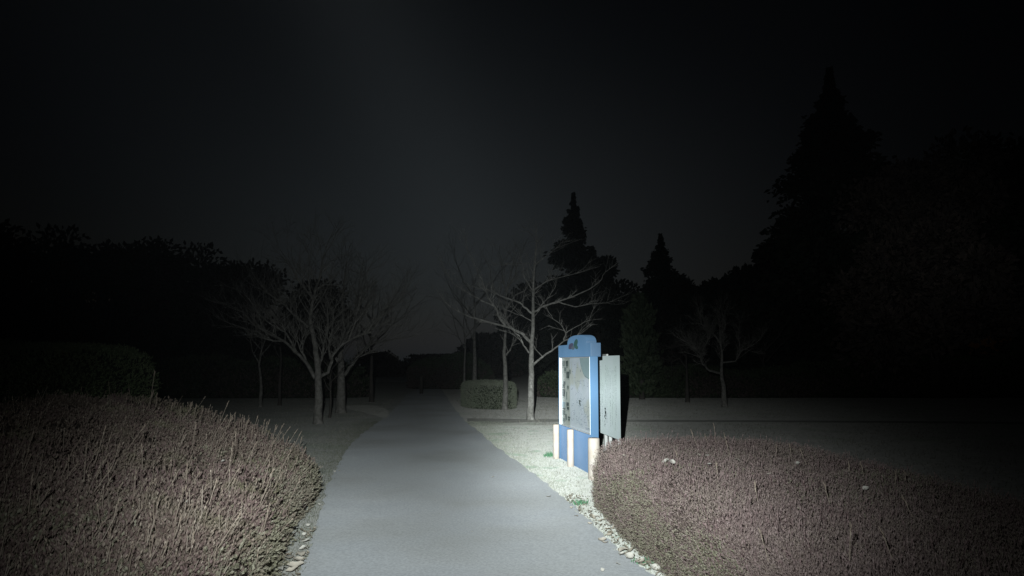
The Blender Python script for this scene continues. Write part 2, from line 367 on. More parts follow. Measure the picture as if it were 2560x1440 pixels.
def lawn_pts(n_):
    k = rng.uniform(-14, 24, (n_*3, 1)); y = rng.uniform(9, 32, (n_*3, 1)); p = np.concatenate([k, y, np.full((n_*3, 1), 0.003)], 1)
    dens = 0.5 + 0.5*np.sin(p[:, 0]*2.3+np.sin(p[:, 1]*1.1)*2)*np.sin(p[:, 1]*1.9+p[:, 0]*.7)
    ok = (p[:, 0] > np.interp(p[:, 1], ys_t, xs_t)+0.3) | (p[:, 0] < np.interp(p[:, 1], lyt, lxt)-0.3)
    ok &= (rng.uniform(size=len(p)) < dens) & (np.abs(p[:, 0]) < p[:, 1]*0.75) & ~((p[:, 0] > 1) & (p[:, 1] > 19.4) & (p[:, 1] < 21.2))
    return p[ok][:n_]
V, F = blades(42000, lawn_pts, 0.02, 0.06, 0.012)
tag(np_mesh('grass', V, F, M['lawn_blade']), 'rough tufted winter grass scattered over the lawns', 'grass', kind='stuff')

# ------------------------------------------------------------------ leaf templates
def leaf_t(nl=5, spread=0.5, tip=True):
    """a tip tuft: nl pointed leaves round a stem, unit length 1"""
    vs, fs = [], []
    for k in range(nl):
        a = 2*math.pi*k/nl + random.uniform(-.4, .4); h = random.uniform(0.0, 0.75)
        c, s_ = math.cos(a), math.sin(a); ln = random.uniform(0.35, 0.55); o = len(vs); wd = 0.13
        vs += [(0, 0, h), (c*ln*spread*.6 - s_*wd, s_*ln*spread*.6 + c*wd, h+ln*.5), (c*ln*spread, s_*ln*spread, h+ln*.95), (c*ln*spread*.6 + s_*wd, s_*ln*spread*.6 - c*wd, h+ln*.5)]
        fs += [(o, o+1, o+2), (o, o+2, o+3)]
    return np.array(vs), np.array(fs)
def stem_t():
    vs = []; 
    for z, r in ((0, 0.5), (0.5, 0.42), (1, 0.28)):
        for k in range(3): a = 2.094*k; vs.append((r*math.cos(a) + 0.6*(z*z), r*math.sin(a), z))
    fs = []
    for i in range(2):
        for k in range(3):
            q = (k+1) % 3; a, b, c, d = i*3+k, i*3+q, i*3+3+q, i*3+3+k; fs += [(a, b, c), (a, c, d)]
    return np.array(vs), np.array(fs)
def vnoise(p, seed=0):
    s = np.zeros(len(p)); r = np.random.default_rng(seed)
    for k, (fr, am) in enumerate(((0.9, .5), (1.9, .3), (3.7, .2), (7.5, .12))):
        for _ in range(3):
            d = r.normal(size=3); d /= np.linalg.norm(d); s += am*np.sin(p @ d * fr * 2.2 + r.uniform(0, 6.28))/1.7
    return s

# ------------------------------------------------------------------ hedges
class Hedge:
    lump = 0.0
    def __init__(s, outline, H, e=0.42, amp=0.04, seed=1, e2=None):
        s.o = np.array(smooth_closed(outline)); s.c = s.o.mean(0); s.H = H; s.e = e; s.amp = amp; s.seed = seed; s.e2 = e2 or e
    def surf(s, ti, t):
        """ti in [0,1) round the outline, t in [0,1] from ground to crown centre"""
        n_ = len(s.o); f = ti*n_; i = f.astype(int) % n_; j = (i+1) % n_; fr = (f - np.floor(f))[:, None]
        b = s.o[i]*(1-fr) + s.o[j]*fr
        a = t*math.pi/2; g = np.cos(a)**s.e; h = np.sin(a)**s.e2
        xy = s.c + (b - s.c)*g[:, None]
        z = s.H(xy[:, 0], xy[:, 1])*h
        p = np.stack([xy[:, 0], xy[:, 1], z], 1)
        nz = vnoise(p, s.seed)*s.amp + (vnoise(p*3.1, s.seed+40) + 0.7*vnoise(p*6.5, s.seed+60))*s.lump
        rad = (b - s.c); rad /= np.linalg.norm(rad, axis=1, keepdims=True)
        p[:, 0] += rad[:, 0]*nz*g; p[:, 1] += rad[:, 1]*nz*g; p[:, 2] += nz*np.minimum(1, h)
        p[:, 2] = np.maximum(p[:, 2], 0)
        return p
    def grid(s, nu=420, nv=90):
        # even spacing on the profile
        tt = np.linspace(0, 1, 400); g = np.cos(tt*math.pi/2)**s.e; h = np.sin(tt*math.pi/2)**s.e2*0.5
        ln = np.concatenate([[0], np.cumsum(np.hypot(np.diff(g), np.diff(h)))]); ln /= ln[-1]
        T = np.interp(np.linspace(0, 1, nv), ln, tt)
        U = np.arange(nu)/nu
        UU, TT = np.meshgrid(U, T); p = s.surf(UU.ravel(), TT.ravel())
        F = np.array([[j*nu+i, j*nu+(i+1) % nu, (j+1)*nu+(i+1) % nu, (j+1)*nu+i] for j in range(nv-1) for i in range(nu)])
        return p, F
    def sample(s, n_, keep=None):
        p, F = s.grid(420, 90); a, b, c, d = (p[F[:, k]] for k in range(4))
        nr = np.cross(c-a, d-b); ar = np.linalg.norm(nr, axis=1)+1e-9; nr = nr/ar[:, None]
        if (nr[:, 2]*ar).sum() < 0: nr = -nr
        ct = (a+b+c+d)/4; wt = ar.copy()
        if keep is not None: wt = wt*keep(ct, nr)
        if s.lump: wt = wt*np.clip(0.8 + vnoise(ct*4.3, 77)*s.lump*40, 0.12, 1.5)
        wt /= wt.sum()
        k = rng.choice(len(F), n_, p=wt); u, v = rng.uniform(size=(2, n_, 1))
        q = (a[k]*(1-u)+b[k]*u)*(1-v) + (d[k]*(1-u)+c[k]*u)*v
        return q, nr[k]
def seen(ct, nr):
    """more twigs where the hedge faces the viewer's side of the park"""
    v = np.array([0, 0, 1.5]) - ct; d = np.linalg.norm(v, axis=1); f = (nr*v).sum(1)/d
    inframe = (np.abs(ct[:, 0]) < ct[:, 1]*0.72 + 0.5) & (ct[:, 1] > 2.5)
    return np.clip(f+0.25, 0.03, 1)/np.maximum(d, 3)**1.2*np.where(inframe, 1, 0.08)

def make_hedge(name, label, cat, hd, n_tuft, n_shoot, mats, tuft_len, shoot_len, leafy, group=None, n_fine=0, keep=seen, core='hedge_core', origin=None, thick=0.003, lean=0.0):
    c = origin or (float(hd.c[0]), float(hd.c[1]), 0)
    t = thing(name, label, cat, c, group=group)
    off = np.array(c)
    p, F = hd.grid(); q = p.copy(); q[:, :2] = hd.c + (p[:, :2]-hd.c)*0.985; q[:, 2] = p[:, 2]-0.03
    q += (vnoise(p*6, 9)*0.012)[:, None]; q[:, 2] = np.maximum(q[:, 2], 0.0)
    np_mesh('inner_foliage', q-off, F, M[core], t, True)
    stem = stem_t(); tufts = [leaf_t(leafy, 0.55) for _ in range(4)]
    def dirs(nr, upk, jit):
        d = nr*(1-upk) + np.array([lean, 0, upk]) + rng.normal(0, jit, nr.shape); return d/np.linalg.norm(d, axis=1, keepdims=True)
    # leaf tufts, split over two materials: tops are mauve, flanks olive
    pos, nr = hd.sample(n_tuft, keep)
    d = dirs(nr, 0.45, 0.33); ln = rng.uniform(*tuft_len, n_tuft)
    pos = pos + d*(rng.uniform(-0.05, 0.02, n_tuft) + hd.lump*rng.normal(0, .6, n_tuft))[:, None]
    olive = (nr[:, 2] + vnoise(pos*0.8, 5)*0.45 + rng.normal(0, 0.16, n_tuft)) < mats[2]
    for msk, mk, nm in ((~olive, mats[0], 'upper_leaves'), (olive, mats[1], 'flank_leaves')):
        idx = np.where(msk)[0]
        if len(idx) == 0: continue
        ps = []
        for k in range(4):
            s_ = idx[k::4]
            if len(s_): ps.append(scatter(*tufts[k], pos[s_], d[s_], ln[s_]*0.75, ln[s_]))
        V, F2 = join(ps); np_mesh(nm, V-off, F2, M[mk], t)
    # bare shoots standing out of it
    parts = []
    pos, nr = hd.sample(n_shoot, keep); d = dirs(nr, 0.75, 0.22)
    ln = rng.uniform(*shoot_len, n_shoot)*np.clip(rng.gamma(2.2, 0.42, n_shoot), 0.35, 2.0)
    parts.append(scatter(*stem, pos - d*0.03, d, rng.uniform(0.8, 1.4, n_shoot)*thick*2, ln+0.03))
    k = rng.uniform(size=n_shoot) < 0.6
    tips = pos[k] + d[k]*ln[k][:, None]*0.8
    parts.append(scatter(*leaf_t(5, 0.32), tips, d[k], rng.uniform(0.02, 0.035, k.sum()), rng.uniform(0.03, 0.055, k.sum())))
    if n_fine:
        pos, nr = hd.sample(n_fine, keep); d = dirs(nr, 0.4, 0.5)
        parts.append(scatter(*stem, pos - d*0.02, d, rng.uniform(0.6, 1.2, n_fine)*thick*1.6, rng.uniform(0.04, 0.10, n_fine)))
    V, F2 = join(parts); np_mesh('twigs', V-off, F2, M[mats[3]], t)
    return t

HR = Hedge([(1.12, 5.5), (0.97, 7), (0.90, 8.3), (1.02, 9.25), (1.45, 9.85), (2.3, 10.0), (3.1, 9.4), (3.5, 8), (3.6, 6), (3.6, 4), (3.2, 2.6), (2.3, 2.2), (1.6, 2.8), (1.25, 4)],
           lambda x, y: 0.64 + 0*x, e=0.26, amp=0.03, seed=3, e2=0.34)
HR.lump = 0.012
make_hedge('low_hedge', 'low reddish brown clipped hedge beside the blue map board, right of the path', 'hedge', HR, 85000, 3200,
           ('leaf_mauve', 'leaf_olive', 0.5, 'twig_red'), (0.018, 0.036), (0.03, 0.07), 5, n_fine=12000, thick=0.0019)
HL = Hedge([(-1.62, 4.5), (-1.75, 5.6), (-1.98, 7), (-2.12, 8.3), (-2.4, 9.5), (-3.2, 10.5), (-4.6, 11.1), (-6.5, 11.1), (-8, 10), (-8.2, 7), (-7, 4), (-4.5, 2.6), (-2.2, 3)],
           lambda x, y: np.clip(0.62 + (-2.7-x)*0.205, 0.60, 1.12) - np.clip(-5.0-x, 0, 3)*0.17, e=0.36, amp=0.06, seed=8, e2=0.6)
HL.lump = 0.028
make_hedge('shaggy_hedge', 'mounded shaggy brown hedge with upright shoots, left of the path', 'hedge', HL, 52000, 2600,
           ('leaf_tan', 'leaf_olive', 0.55, 'twig_pale'), (0.035, 0.075), (0.05, 0.13), 6, n_fine=6000, thick=0.0026, lean=0.12)
# tall shoots on the skyline of the left hedge and a few pale canes on its flank
def canes(parent_name, spots, mt, th, name='long_shoot'):
    t = bpy.data.objects[parent_name]; o = Vector(t.location)
    for (b, d, ln) in spots:
        mb = MB()
        b = Vector(b); d = Vector(d).normalized(); pts = []; side = Vector((random.uniform(-1, 1), random.uniform(-1, 1), 0))*0.06*ln
        for k in range(6): f = k/5; pts.append(b + d*ln*f + side*f*f - o)
        mb.tube(pts, [th*(1-0.45*k/5) for k in range(6)], 5)
        for k in range(5):     # club of buds at the tip
            q = pts[-1] - d*0.012*k; a = random.uniform(0, 6.28)
            mb.tube([q, q + d*0.03 + Vector((math.cos(a), math.sin(a), 0))*0.007], [th*1.25, th*0.6], 4)
        mb.build(name, M[mt], t, True)
sky_px = [(368, 1020, 55), (384, 1022, 50), (372, 1015, 95), (423, 1030, 40), (470, 1035, 45), (492, 1045, 25), (505, 1045, 50), (540, 1050, 60), (556, 1055, 28), (585, 1060, 50), (600, 1062, 30), (560, 1075, 60), (618, 1070, 35),
          (648, 1075, 22), (668, 1080, 50), (676, 1085, 40), (688, 1085, 38), (705, 1090, 42), (722, 1090, 44), (745, 1100, 25), (768, 1115, 25), (785, 1130, 20), (520, 1080, 60), (480, 1100, 70), (690, 1180, 70), (640, 1240, 90), (628, 1240, 60), (560, 1180, 80), (585, 1150, 90), (600, 1150, 70), (470, 1220, 70), (430, 1300, 90), (350, 1180, 80), (300, 1120, 90), (230, 1150, 90), (200, 1260, 110), (90, 1290, 120), (250, 1350, 100), (520, 1370, 110), (400, 1400, 70), (380, 1310, 60), (655, 1330, 80), (500, 1290, 90), (440, 1350, 80), (130, 1200, 80), (330, 1250, 80)]
rr_ = random.Random(3)
for _ in range(26):
    x_ = rr_.uniform(355, 770); sky_px.append((x_, 1012 + max(0, x_-380)*0.21 + rr_.uniform(0, 14), rr_.uniform(26, 48)))
for _ in range(34):
    x_ = rr_.uniform(60, 740); y_ = rr_.uniform(1110, 1400)
    sky_px.append((x_, y_, rr_.uniform(35, 70)))
def hedge_hit(hd, px, py):
    v = ray(px, py); best = None
    p, F = hd.grid(140, 36)
    rel = p - np.array([0, 0, CH]); s_ = rel[:, 1]/v.y
    err = np.hypot(rel[:, 0]-v.x*s_, rel[:, 2]-v.z*s_)/np.maximum(s_, 1)
    k = np.where(err < err.min()+0.006)[0]; k = k[np.argmin(p[k][:, 1])]
    return Vector(p[k])
sp1 = []
for (x, y, hpx) in sky_px:
    b = hedge_hit(HL, x, y+8); ln = hpx/FPX*b.y*random.uniform(0.85, 1.1) + 0.04
    sp1.append((b - Vector((0, 0, 0.04)), (random.uniform(0.0, 0.65), random.uniform(-.2, .25), 1), ln))
canes('shaggy_hedge', sp1, 'twig_pale', 0.0034)
sp2 = []
for (x, y, hpx) in [(1745, 1100, 38), (1765, 1095, 20), (1792, 1095, 44), (1822, 1105, 34), (1940, 1125, 25), (1980, 1130, 30), (2020, 1145, 32), (2130, 1170, 28), (2165, 1180, 34), (2245, 1200, 30), (2270, 1205, 32), (1825, 1120, 30), (1700, 1140, 20), (2080, 1250, 50), (2120, 1420, 90), (2240, 1380, 80), (1930, 1400, 70), (1890, 1250, 50), (2300, 1300, 50), (1800, 1180, 30)]:
    b = hedge_hit(HR, x, y+6); sp2.append((b-Vector((0, 0, .03)), (random.uniform(-.45, .1), random.uniform(-.2, .2), 1), hpx/FPX*b.y+0.04))
canes('low_hedge', sp2, 'twig_pale', 0.0032)

HB = Hedge([(-0.02, 25.3), (0.10, 26.3), (-0.1, 28.0), (-0.9, 28.8), (-1.6, 28.4), (-1.75, 27.0), (-1.4, 25.8), (-0.8, 25.2)], lambda x, y: 0.82+0*x, e=0.2, amp=0.03, seed=4, e2=0.16)
allk = lambda ct, nr: np.clip(-nr[:, 1]+0.5, 0.05, 1)
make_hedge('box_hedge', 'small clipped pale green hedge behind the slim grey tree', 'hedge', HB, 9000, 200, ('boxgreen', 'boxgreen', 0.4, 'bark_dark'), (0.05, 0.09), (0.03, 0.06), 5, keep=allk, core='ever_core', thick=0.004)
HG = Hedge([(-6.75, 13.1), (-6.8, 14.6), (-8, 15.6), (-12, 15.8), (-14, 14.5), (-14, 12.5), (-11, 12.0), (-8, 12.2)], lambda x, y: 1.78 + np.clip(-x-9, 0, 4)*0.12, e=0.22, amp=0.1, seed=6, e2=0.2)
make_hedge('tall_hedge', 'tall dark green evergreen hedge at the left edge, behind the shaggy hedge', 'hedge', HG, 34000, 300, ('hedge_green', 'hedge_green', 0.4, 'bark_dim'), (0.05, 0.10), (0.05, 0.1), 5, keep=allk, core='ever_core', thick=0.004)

# ------------------------------------------------------------------ bare trees
def grow(mb, p, d, ln, r, depth, updraft=0.25, sides=3):
    """a forking twig"""
    seg = 4; pts = [p.copy()]; q = p.copy(); dd = d.copy()
    for k in range(seg):
        dd = (dd + Vector((random.gauss(0, .13), random.gauss(0, .13), random.gauss(0, .1) + updraft*0.12))).normalized()
        q = q + dd*ln/seg; pts.append(q.copy())
    rad = [r*(1-0.62*k/seg) for k in range(seg+1)]
    mb.tube(pts, rad, sides, cap=False)
    if depth > 0:
        for k in range(random.choice((3, 4, 5))):
            f = random.uniform(0.2, 0.98)*seg; i = min(int(f), seg-1); b = pts[i].lerp(pts[i+1], f-i)
            ax = Vector((random.gauss(0, 1), random.gauss(0, 1), random.gauss(0.2, 0.7))).normalized()
            nd = (dd*random.uniform(0.6, 1.1) + ax*0.75).normalized()
            grow(mb, b, nd, ln*random.uniform(0.4, 0.7), r*0.55, depth-1, updraft, sides)
def bare_tree(name, label, base_px, d, trunk, branches, r0, barkm, twigs=1.0, crop=(0, 0, 1), group=None, tdepth=2, tlen=0.8, cat='tree', minr=0.008, ydev=0.16):
    x0, y0, s_ = crop; px = lambda q: (x0+q[0]/s_, y0+q[1]/s_)
    b = G(*base_px); d = b.y
    t = thing(name, label, cat, b, group=group)
    tp = [P(*px(q), d) for q in trunk]; tp[0] = Vector((b.x, d, -0.08))
    ztop = tp[-1].z
    tr = [max(minr, r0*(1-0.88*max(0.0, p.z/ztop)**0.8)) for p in tp]
    def dense(pts, rads, amp):
        P2, R2 = [], []
        for i in range(len(pts)-1):
            for k in range(3):
                f = k/3; P2.append(pts[i].lerp(pts[i+1], f) + (Vector((random.gauss(0, amp), random.gauss(0, amp), 0)) if (i or k) else Vector())); R2.append(rads[i]*(1-f)+rads[i+1]*f)
        P2.append(pts[-1]); R2.append(rads[-1]); return P2, R2
    # root flare
    tp2, tr2 = dense(tp, tr, r0*0.06)
    tp2.insert(1, tp2[0].lerp(tp2[1], min(0.9, 0.16/max(0.01, (tp2[1]-tp2[0]).length)))); tr2[0] = r0*1.35; tr2.insert(1, r0*1.02)
    mb = MB(); mb.tube([p-b for p in tp2], tr2, 10); mb.build('trunk', M[barkm], t, True)
    mb = MB()
    polys = [(tp2, tr2, True)]
    for br in branches:
        # each branch leaves toward or away from the viewer as well as sideways
        slope = random.choice((-1, 1))*random.uniform(0.3, 1.0)*ydev*(1 if len(br) > 2 else 0.6)
        if isinstance(br[0], (int, float)): rr = br[0]; br = br[1:]
        else: rr = None
        q0 = P(*px(br[0]), d)
        # parent depth: nearest already built point
        best = min(((pp-q0).xz.length if False else math.hypot((pp.x*d/pp.y-q0.x), ((pp.z-CH)*d/pp.y-(q0.z-CH))), pp.y, ra) for (pp_, ra_, _) in polys for pp, ra in zip(pp_, ra_))
        dep = best[1]; r_st = rr*r0*0.82 if rr else max(minr*1.3, best[2]*0.62)
        pts = [P(*px(br[0]), dep)]; acc_ = 0
        for a, c in zip(br, br[1:]):
            acc_ += math.hypot((c[0]-a[0])/s_, (c[1]-a[1])/s_)/FPX*d
            pts.append(P(*px(c), dep + slope*acc_*3.2))
        rads = [r_st*(1-0.75*k/(len(pts)-1)) for k in range(len(pts))]
        p2, r2 = dense(pts, [max(minr, x) for x in rads], 0.012)
        mb.tube([p-b for p in p2], r2, 6); polys.append((p2, r2, False))
    for (p2, r2, istr) in polys:
        n2 = len(p2)
        for i in range(int(n2*(0.5 if istr else 0.25)), n2-1):
            k_ = random.random()*2.4*twigs
            for _ in range(int(k_) + (random.random() < k_ % 1)):
                dd = (p2[i+1]-p2[i]).normalized(); ax = Vector((random.gauss(0, 1), random.gauss(0, 1), random.gauss(0.35, 0.6))).normalized()
                nd = (dd*0.7 + ax*0.7 + Vector((0, 0, 0.25))).normalized()
                grow(mb, p2[i].lerp(p2[i+1], random.random())-b, nd, tlen*random.uniform(0.45, 1.15), max(minr*0.6, min(r2[i]*0.5, 0.014)), tdepth)
        dd = (p2[-1]-p2[-2]).normalized()
        for _ in range(3): grow(mb, p2[-1]-b, (dd + Vector((random.gauss(0, .3), random.gauss(0, .3), random.gauss(0.1, .25)))).normalized(), tlen*1.2, max(minr*0.6, r2[-1]*0.8), tdepth)
    mb.build('crown', M[barkm], t, False)
    return t
C3 = (1080, 480, 2.4); C4 = (560, 560, 2.6667); C5 = (1540, 560, 2.77)
bare_tree('bare_tree', 'pale grey bare tree with a straight trunk standing left of the blue map board', (1327, 1050), 0,
    [(593, 1370), (592, 1200), (595, 1040), (600, 900), (605, 780), (607, 640), (612, 500), (620, 400), (627, 300)],
    [[.50, (600, 905), (540, 850), (470, 815), (340, 780), (230, 750), (110, 690)],
     [.36, (440, 802), (400, 750), (380, 690), (340, 640), (310, 560), (270, 460), (215, 350)],
     [.24, (380, 690), (300, 650), (220, 610), (130, 550), (90, 490)],
     [.28, (582, 965), (550, 920), (520, 860), (470, 818)],
     [.38, (600, 1045), (660, 990), (740, 935), (800, 890), (870, 860)],
     [.18, (660, 985), (620, 940)], [.2, (790, 890), (800, 850), (780, 800), (730, 760), (690, 700)], [.16, (800, 850), (860, 810), (940, 770), (970, 700)],
     [.34, (607, 722), (660, 690), (760, 655), (850, 625), (940, 585), (1000, 545), (1040, 480)],
     [.2, (760, 660), (860, 690), (960, 670), (1050, 665)], [.2, (640, 700), (700, 630), (740, 570)], [.22, (608, 590), (680, 540), (740, 520), (860, 490)],
     [.34, (603, 730), (560, 700), (530, 665), (470, 645), (400, 620), (340, 590)], [.2, (603, 780), (545, 745)],
     [.2, (612, 500), (580, 430), (480, 430)], [.2, (615, 440), (680, 390), (740, 340)], [.2, (608, 600), (560, 520), (540, 430)]],
    0.105, 'bark', 0.6, C3, tdepth=1, tlen=0.5, minr=0.007)
bare_tree('bare_tree', 'slender grey bare tree growing in front of the small clipped green hedge', (1262, 1024), 0,
    [(440, 1310), (441, 1180), (440, 1050), (432, 960), (440, 850), (447, 760), (442, 640), (458, 540), (480, 470)],
    [[.4, (445, 600), (425, 520), (415, 430)], [.4, (445, 980), (465, 950), (490, 900)], [.45, (442, 720), (400, 640), (360, 560), (350, 470)], [.45, (447, 700), (500, 620), (560, 590), (590, 540)],
     [.4, (450, 580), (500, 500), (520, 420)], [.3, (445, 760), (500, 690), (540, 650)], [.3, (443, 660), (390, 610), (330, 600)]],
    0.10, 'bark_dark', 0.8, C3, tdepth=1, tlen=0.7)
bare_tree('spreading_tree', 'bare spreading tree forking low, the nearer one left of the path', (796, 1060), 0,
    [(628, 1340), (630, 1180), (628, 1000), (620, 900), (600, 780), (575, 640), (582, 560), (600, 470), (640, 350), (655, 240)],
    [[.5, (608, 1030), (550, 920), (480, 850), (400, 780), (300, 730), (200, 670), (130, 590)],
     [.3, (480, 850), (410, 720), (330, 680), (230, 600)], [.33, (560, 690), (510, 640), (460, 600), (400, 540), (330, 490)],
     [.3, (545, 910), (520, 850), (490, 790), (440, 730)],
     [.45, (640, 1020), (690, 990), (720, 880), (790, 800), (880, 750), (980, 720), (1060, 610), (1170, 520)],
     [.4, (628, 960), (650, 900), (665, 800), (700, 690), (690, 560)], [.35, (710, 900), (700, 800), (720, 680), (740, 560)],
     [.3, (590, 500), (560, 400), (570, 270)], [.3, (580, 480), (490, 370), (440, 260)], [.3, (830, 775), (880, 640), (900, 520), (930, 430)],
     [.3, (400, 780), (330, 780), (220, 720), (150, 700)], [.3, (610, 440), (700, 380), (720, 300)], [.3, (950, 730), (1010, 640), (1080, 560)]],
    0.125, 'bark_dark', 0.9, C4, tdepth=2, tlen=0.8, minr=0.008)
bare_tree('spreading_tree', 'stouter bare tree just behind the low forking tree, left of the path', (852, 1033), 0,
    [(780, 1260), (780, 1100), (780, 960), (778, 860), (790, 760), (800, 640), (790, 520), (800, 400)],
    [[.4, (800, 1010), (860, 930), (920, 850), (1000, 790), (1130, 770), (1250, 750)], [.3, (920, 850), (1000, 760), (1110, 680), (1200, 620)],
     [.4, (778, 880), (740, 760), (700, 620)], [.4, (785, 820), (860, 700), (940, 600), (960, 480)], [.35, (775, 940), (720, 860), (640, 780)], [.35, (800, 660), (880, 560), (900, 450)], [.3, (870, 900), (960, 860), (1060, 800)]],
    0.165, 'bark_dark', 0.9, C4, tdepth=2, tlen=0.9, minr=0.009)
far_small = [
 ('sapling', 'thin sapling between the two bare spreading trees', (823, 1045), [(0, 0), (4, -40), (2, -90), (8, -140)], 0.04, 'bark_dim', 0.4),
 ('slim_tree', 'thin crooked tree at the left, just above the skyline of the shaggy hedge', (650, 1018), [(0, 0), (3, -55), (-2, -105), (6, -160), (-4, -210)], 0.07, 'bark_dark', 0.8),
 ('slim_tree', 'thin dark tree left of the forking tree, the nearer to it of two', (699, 1014), [(0, 0), (0, -50), (4, -120), (-3, -180), (4, -240)], 0.07, 'bark_dim', 0.8),
 ('slim_tree', 'slim pale tree standing alone on the left side of the far end of the path', (929, 1006), [(0, 0), (-1, -60), (1, -110), (-3, -170), (3, -230)], 0.10, 'bark_dim', 0.8),
 ('slim_tree', 'straight tree behind the left end of the small clipped green hedge', (1186, 992), [(0, 0), (1, -60), (0, -130), (2, -200), (-2, -280)], 0.13, 'bark_dark', 0.7),
 ('slim_tree', 'thinnest straight tree right of the far end of the path', (1161, 990), [(0, 0), (0, -60), (2, -120), (-2, -180), (1, -240)], 0.07, 'bark_dark', 0.6),
 ('slim_tree', 'dim thin tree far to the right of the crooked fruit tree', (1914, 990), [(0, 0), (-2, -50), (-6, -90), (4, -140)], 0.10, 'bark_dim', 1.0)]
for i, (nm, lb, bp, tk, r, bk, tw) in enumerate(far_small):
    H_ = tk[-1][1]
    brs = [[.45, (0, H_*f), (sx*30, H_*f-35), (sx*55, H_*f-60-10*k)] for k, (f, sx) in enumerate(((.6, 1), (.7, -1), (.82, 1.1), (.9, -.9), (.5, -.6)))]
    bare_tree(nm, lb, bp, 0, tk, brs, r, bk, tw, (bp[0], bp[1], 1), tdepth=1, tlen=1.1, minr=0.008)
bare_tree('fruit_tree', 'small crooked bare tree on the lawn right of the boards, the larger of two', (1812, 1018), 0,
    [(755, 1270), (745, 1140), (730, 1040), (735, 920), (722, 800), (720, 690)],
    [[.5, (722, 1035), (650, 1015), (600, 970), (590, 910), (540, 850), (490, 820)], [.35, (735, 960), (830, 950), (860, 880), (930, 850), (1000, 800)], [.3, (860, 880), (850, 800), (850, 720)],
     [.4, (727, 830), (690, 780), (650, 740), (590, 690), (580, 630)], [.25, (600, 880), (640, 800), (650, 770)], [.3, (722, 780), (760, 700), (740, 630)], [.3, (595, 950), (570, 850), (600, 800)]],
    0.105, 'bark_dark', 2.0, C5, tdepth=2, tlen=0.5, minr=0.007)
bare_tree('fruit_tree', 'thin bare pruned tree right of the boards, left of the larger crooked tree', (1719, 1006), 0,
    [(495, 1230), (490, 1000), (485, 880), (490, 830)],
    [[.5, (487, 870), (460, 840), (390, 855)], [.5, (487, 860), (520, 850), (560, 900)], [.4, (489, 1000), (440, 930), (380, 960), (390, 1060)], [.5, (490, 840), (510, 800), (540, 780)], [.4, (487, 920), (450, 880), (430, 800)]],
    0.085, 'bark_dim', 2.0, C5, tdepth=2, tlen=0.5, minr=0.007)

# ------------------------------------------------------------------ evergreens and dark trees
spray = (np.array([(0, 0, 0), (0.28, 0.02, 0.45), (0.1, -0.05, 1.0), (-0.2, 0.02, 0.55), (0.02, 0.3, 0.5), (0, -0.26, 0.6)]),
         np.array([[0, 1, 2], [0, 2, 3], [0, 4, 2], [0, 2, 5]]))
def conifer(name, label, x, y, H, Rb, n_=7000, m='conifer', power=0.85, size=0.5, col_=False, group=None, lump=0.25):
    if not col_: n_ = int(n_*2.2); size *= 0.55
    t = thing(name, label, 'tree', (x, y, 0), group=group)
    mb = MB(); mb.tube([(0, 0, -0.1), (0, 0, H*0.5), (0.05, 0, H*0.96)], [H*0.02+0.05, H*0.012+0.02, 0.02], 8); mb.build('trunk', M['bark_dim'], t, True)
    # boughs: uneven whorls
    nb = int(40+H*7); bz = rng.uniform(0.04 if col_ else 0.08, 1, nb)**0.9; ba = rng.uniform(0, 6.283, nb)
    prof = lambda z: Rb*(np.clip((1-z), 0, 1)**power*np.minimum(1, (np.clip(1-z, 0, 1)/0.35))**0.35 if not col_ else np.clip(np.sin(np.clip(z*0.88+0.14, 0, 1)*math.pi), 0, 1)**0.35)
    bl = prof(bz)*rng.uniform(1-lump, 1+lump, nb)
    per = n_//nb; V_ = []; D_ = []
    f = rng.uniform(0.15, 1, (nb, per))**0.7
    px_ = np.cos(ba)[:, None]*bl[:, None]*f; py_ = np.sin(ba)[:, None]*bl[:, None]*f
    pz = bz[:, None]*H - (0.18*bl[:, None]*f if not col_ else -0.3*bl[:, None]*f)
    pos = np.stack([px_, py_, pz], -1).reshape(-1, 3)
    tap = np.clip((1-np.repeat(bz, per))*3.2, 0.12, 1) if not col_ else np.ones(nb*per)
    pos = pos + rng.normal(0, 0.14*Rb**0.5, (nb*per, 3))*tap[:, None]
    k_ = rng.choice(len(pos), len(pos)//14, replace=False) if not col_ else np.array([], int)
    if len(k_): zt = rng.uniform(0.86, 1.03, len(k_)); tap[k_] = np.clip((1.05-zt)*3.2, 0.2, 0.6); at_ = rng.uniform(0, 6.28, len(k_)); rt = Rb*np.clip(1.03-zt, 0, 1)*0.5*rng.uniform(0, 1, len(k_)); pos[k_] = np.stack([np.cos(at_)*rt, np.sin(at_)*rt, zt*H*1.01-0.3], 1)
    d = np.stack([np.repeat(np.cos(ba), per), np.repeat(np.sin(ba), per), np.full(nb*per, -0.25 if not col_ else 1.4)], 1) + rng.normal(0, 0.5, (nb*per, 3))
    pos[:, 2] = np.clip(pos[:, 2], 0.1, H*1.03)
    V, F = scatter(*spray, pos, d, rng.uniform(.6, 1.2, len(pos))*size*(0.35+0.65*tap))
    np_mesh('crown', V, F, M[m], t)
    return t
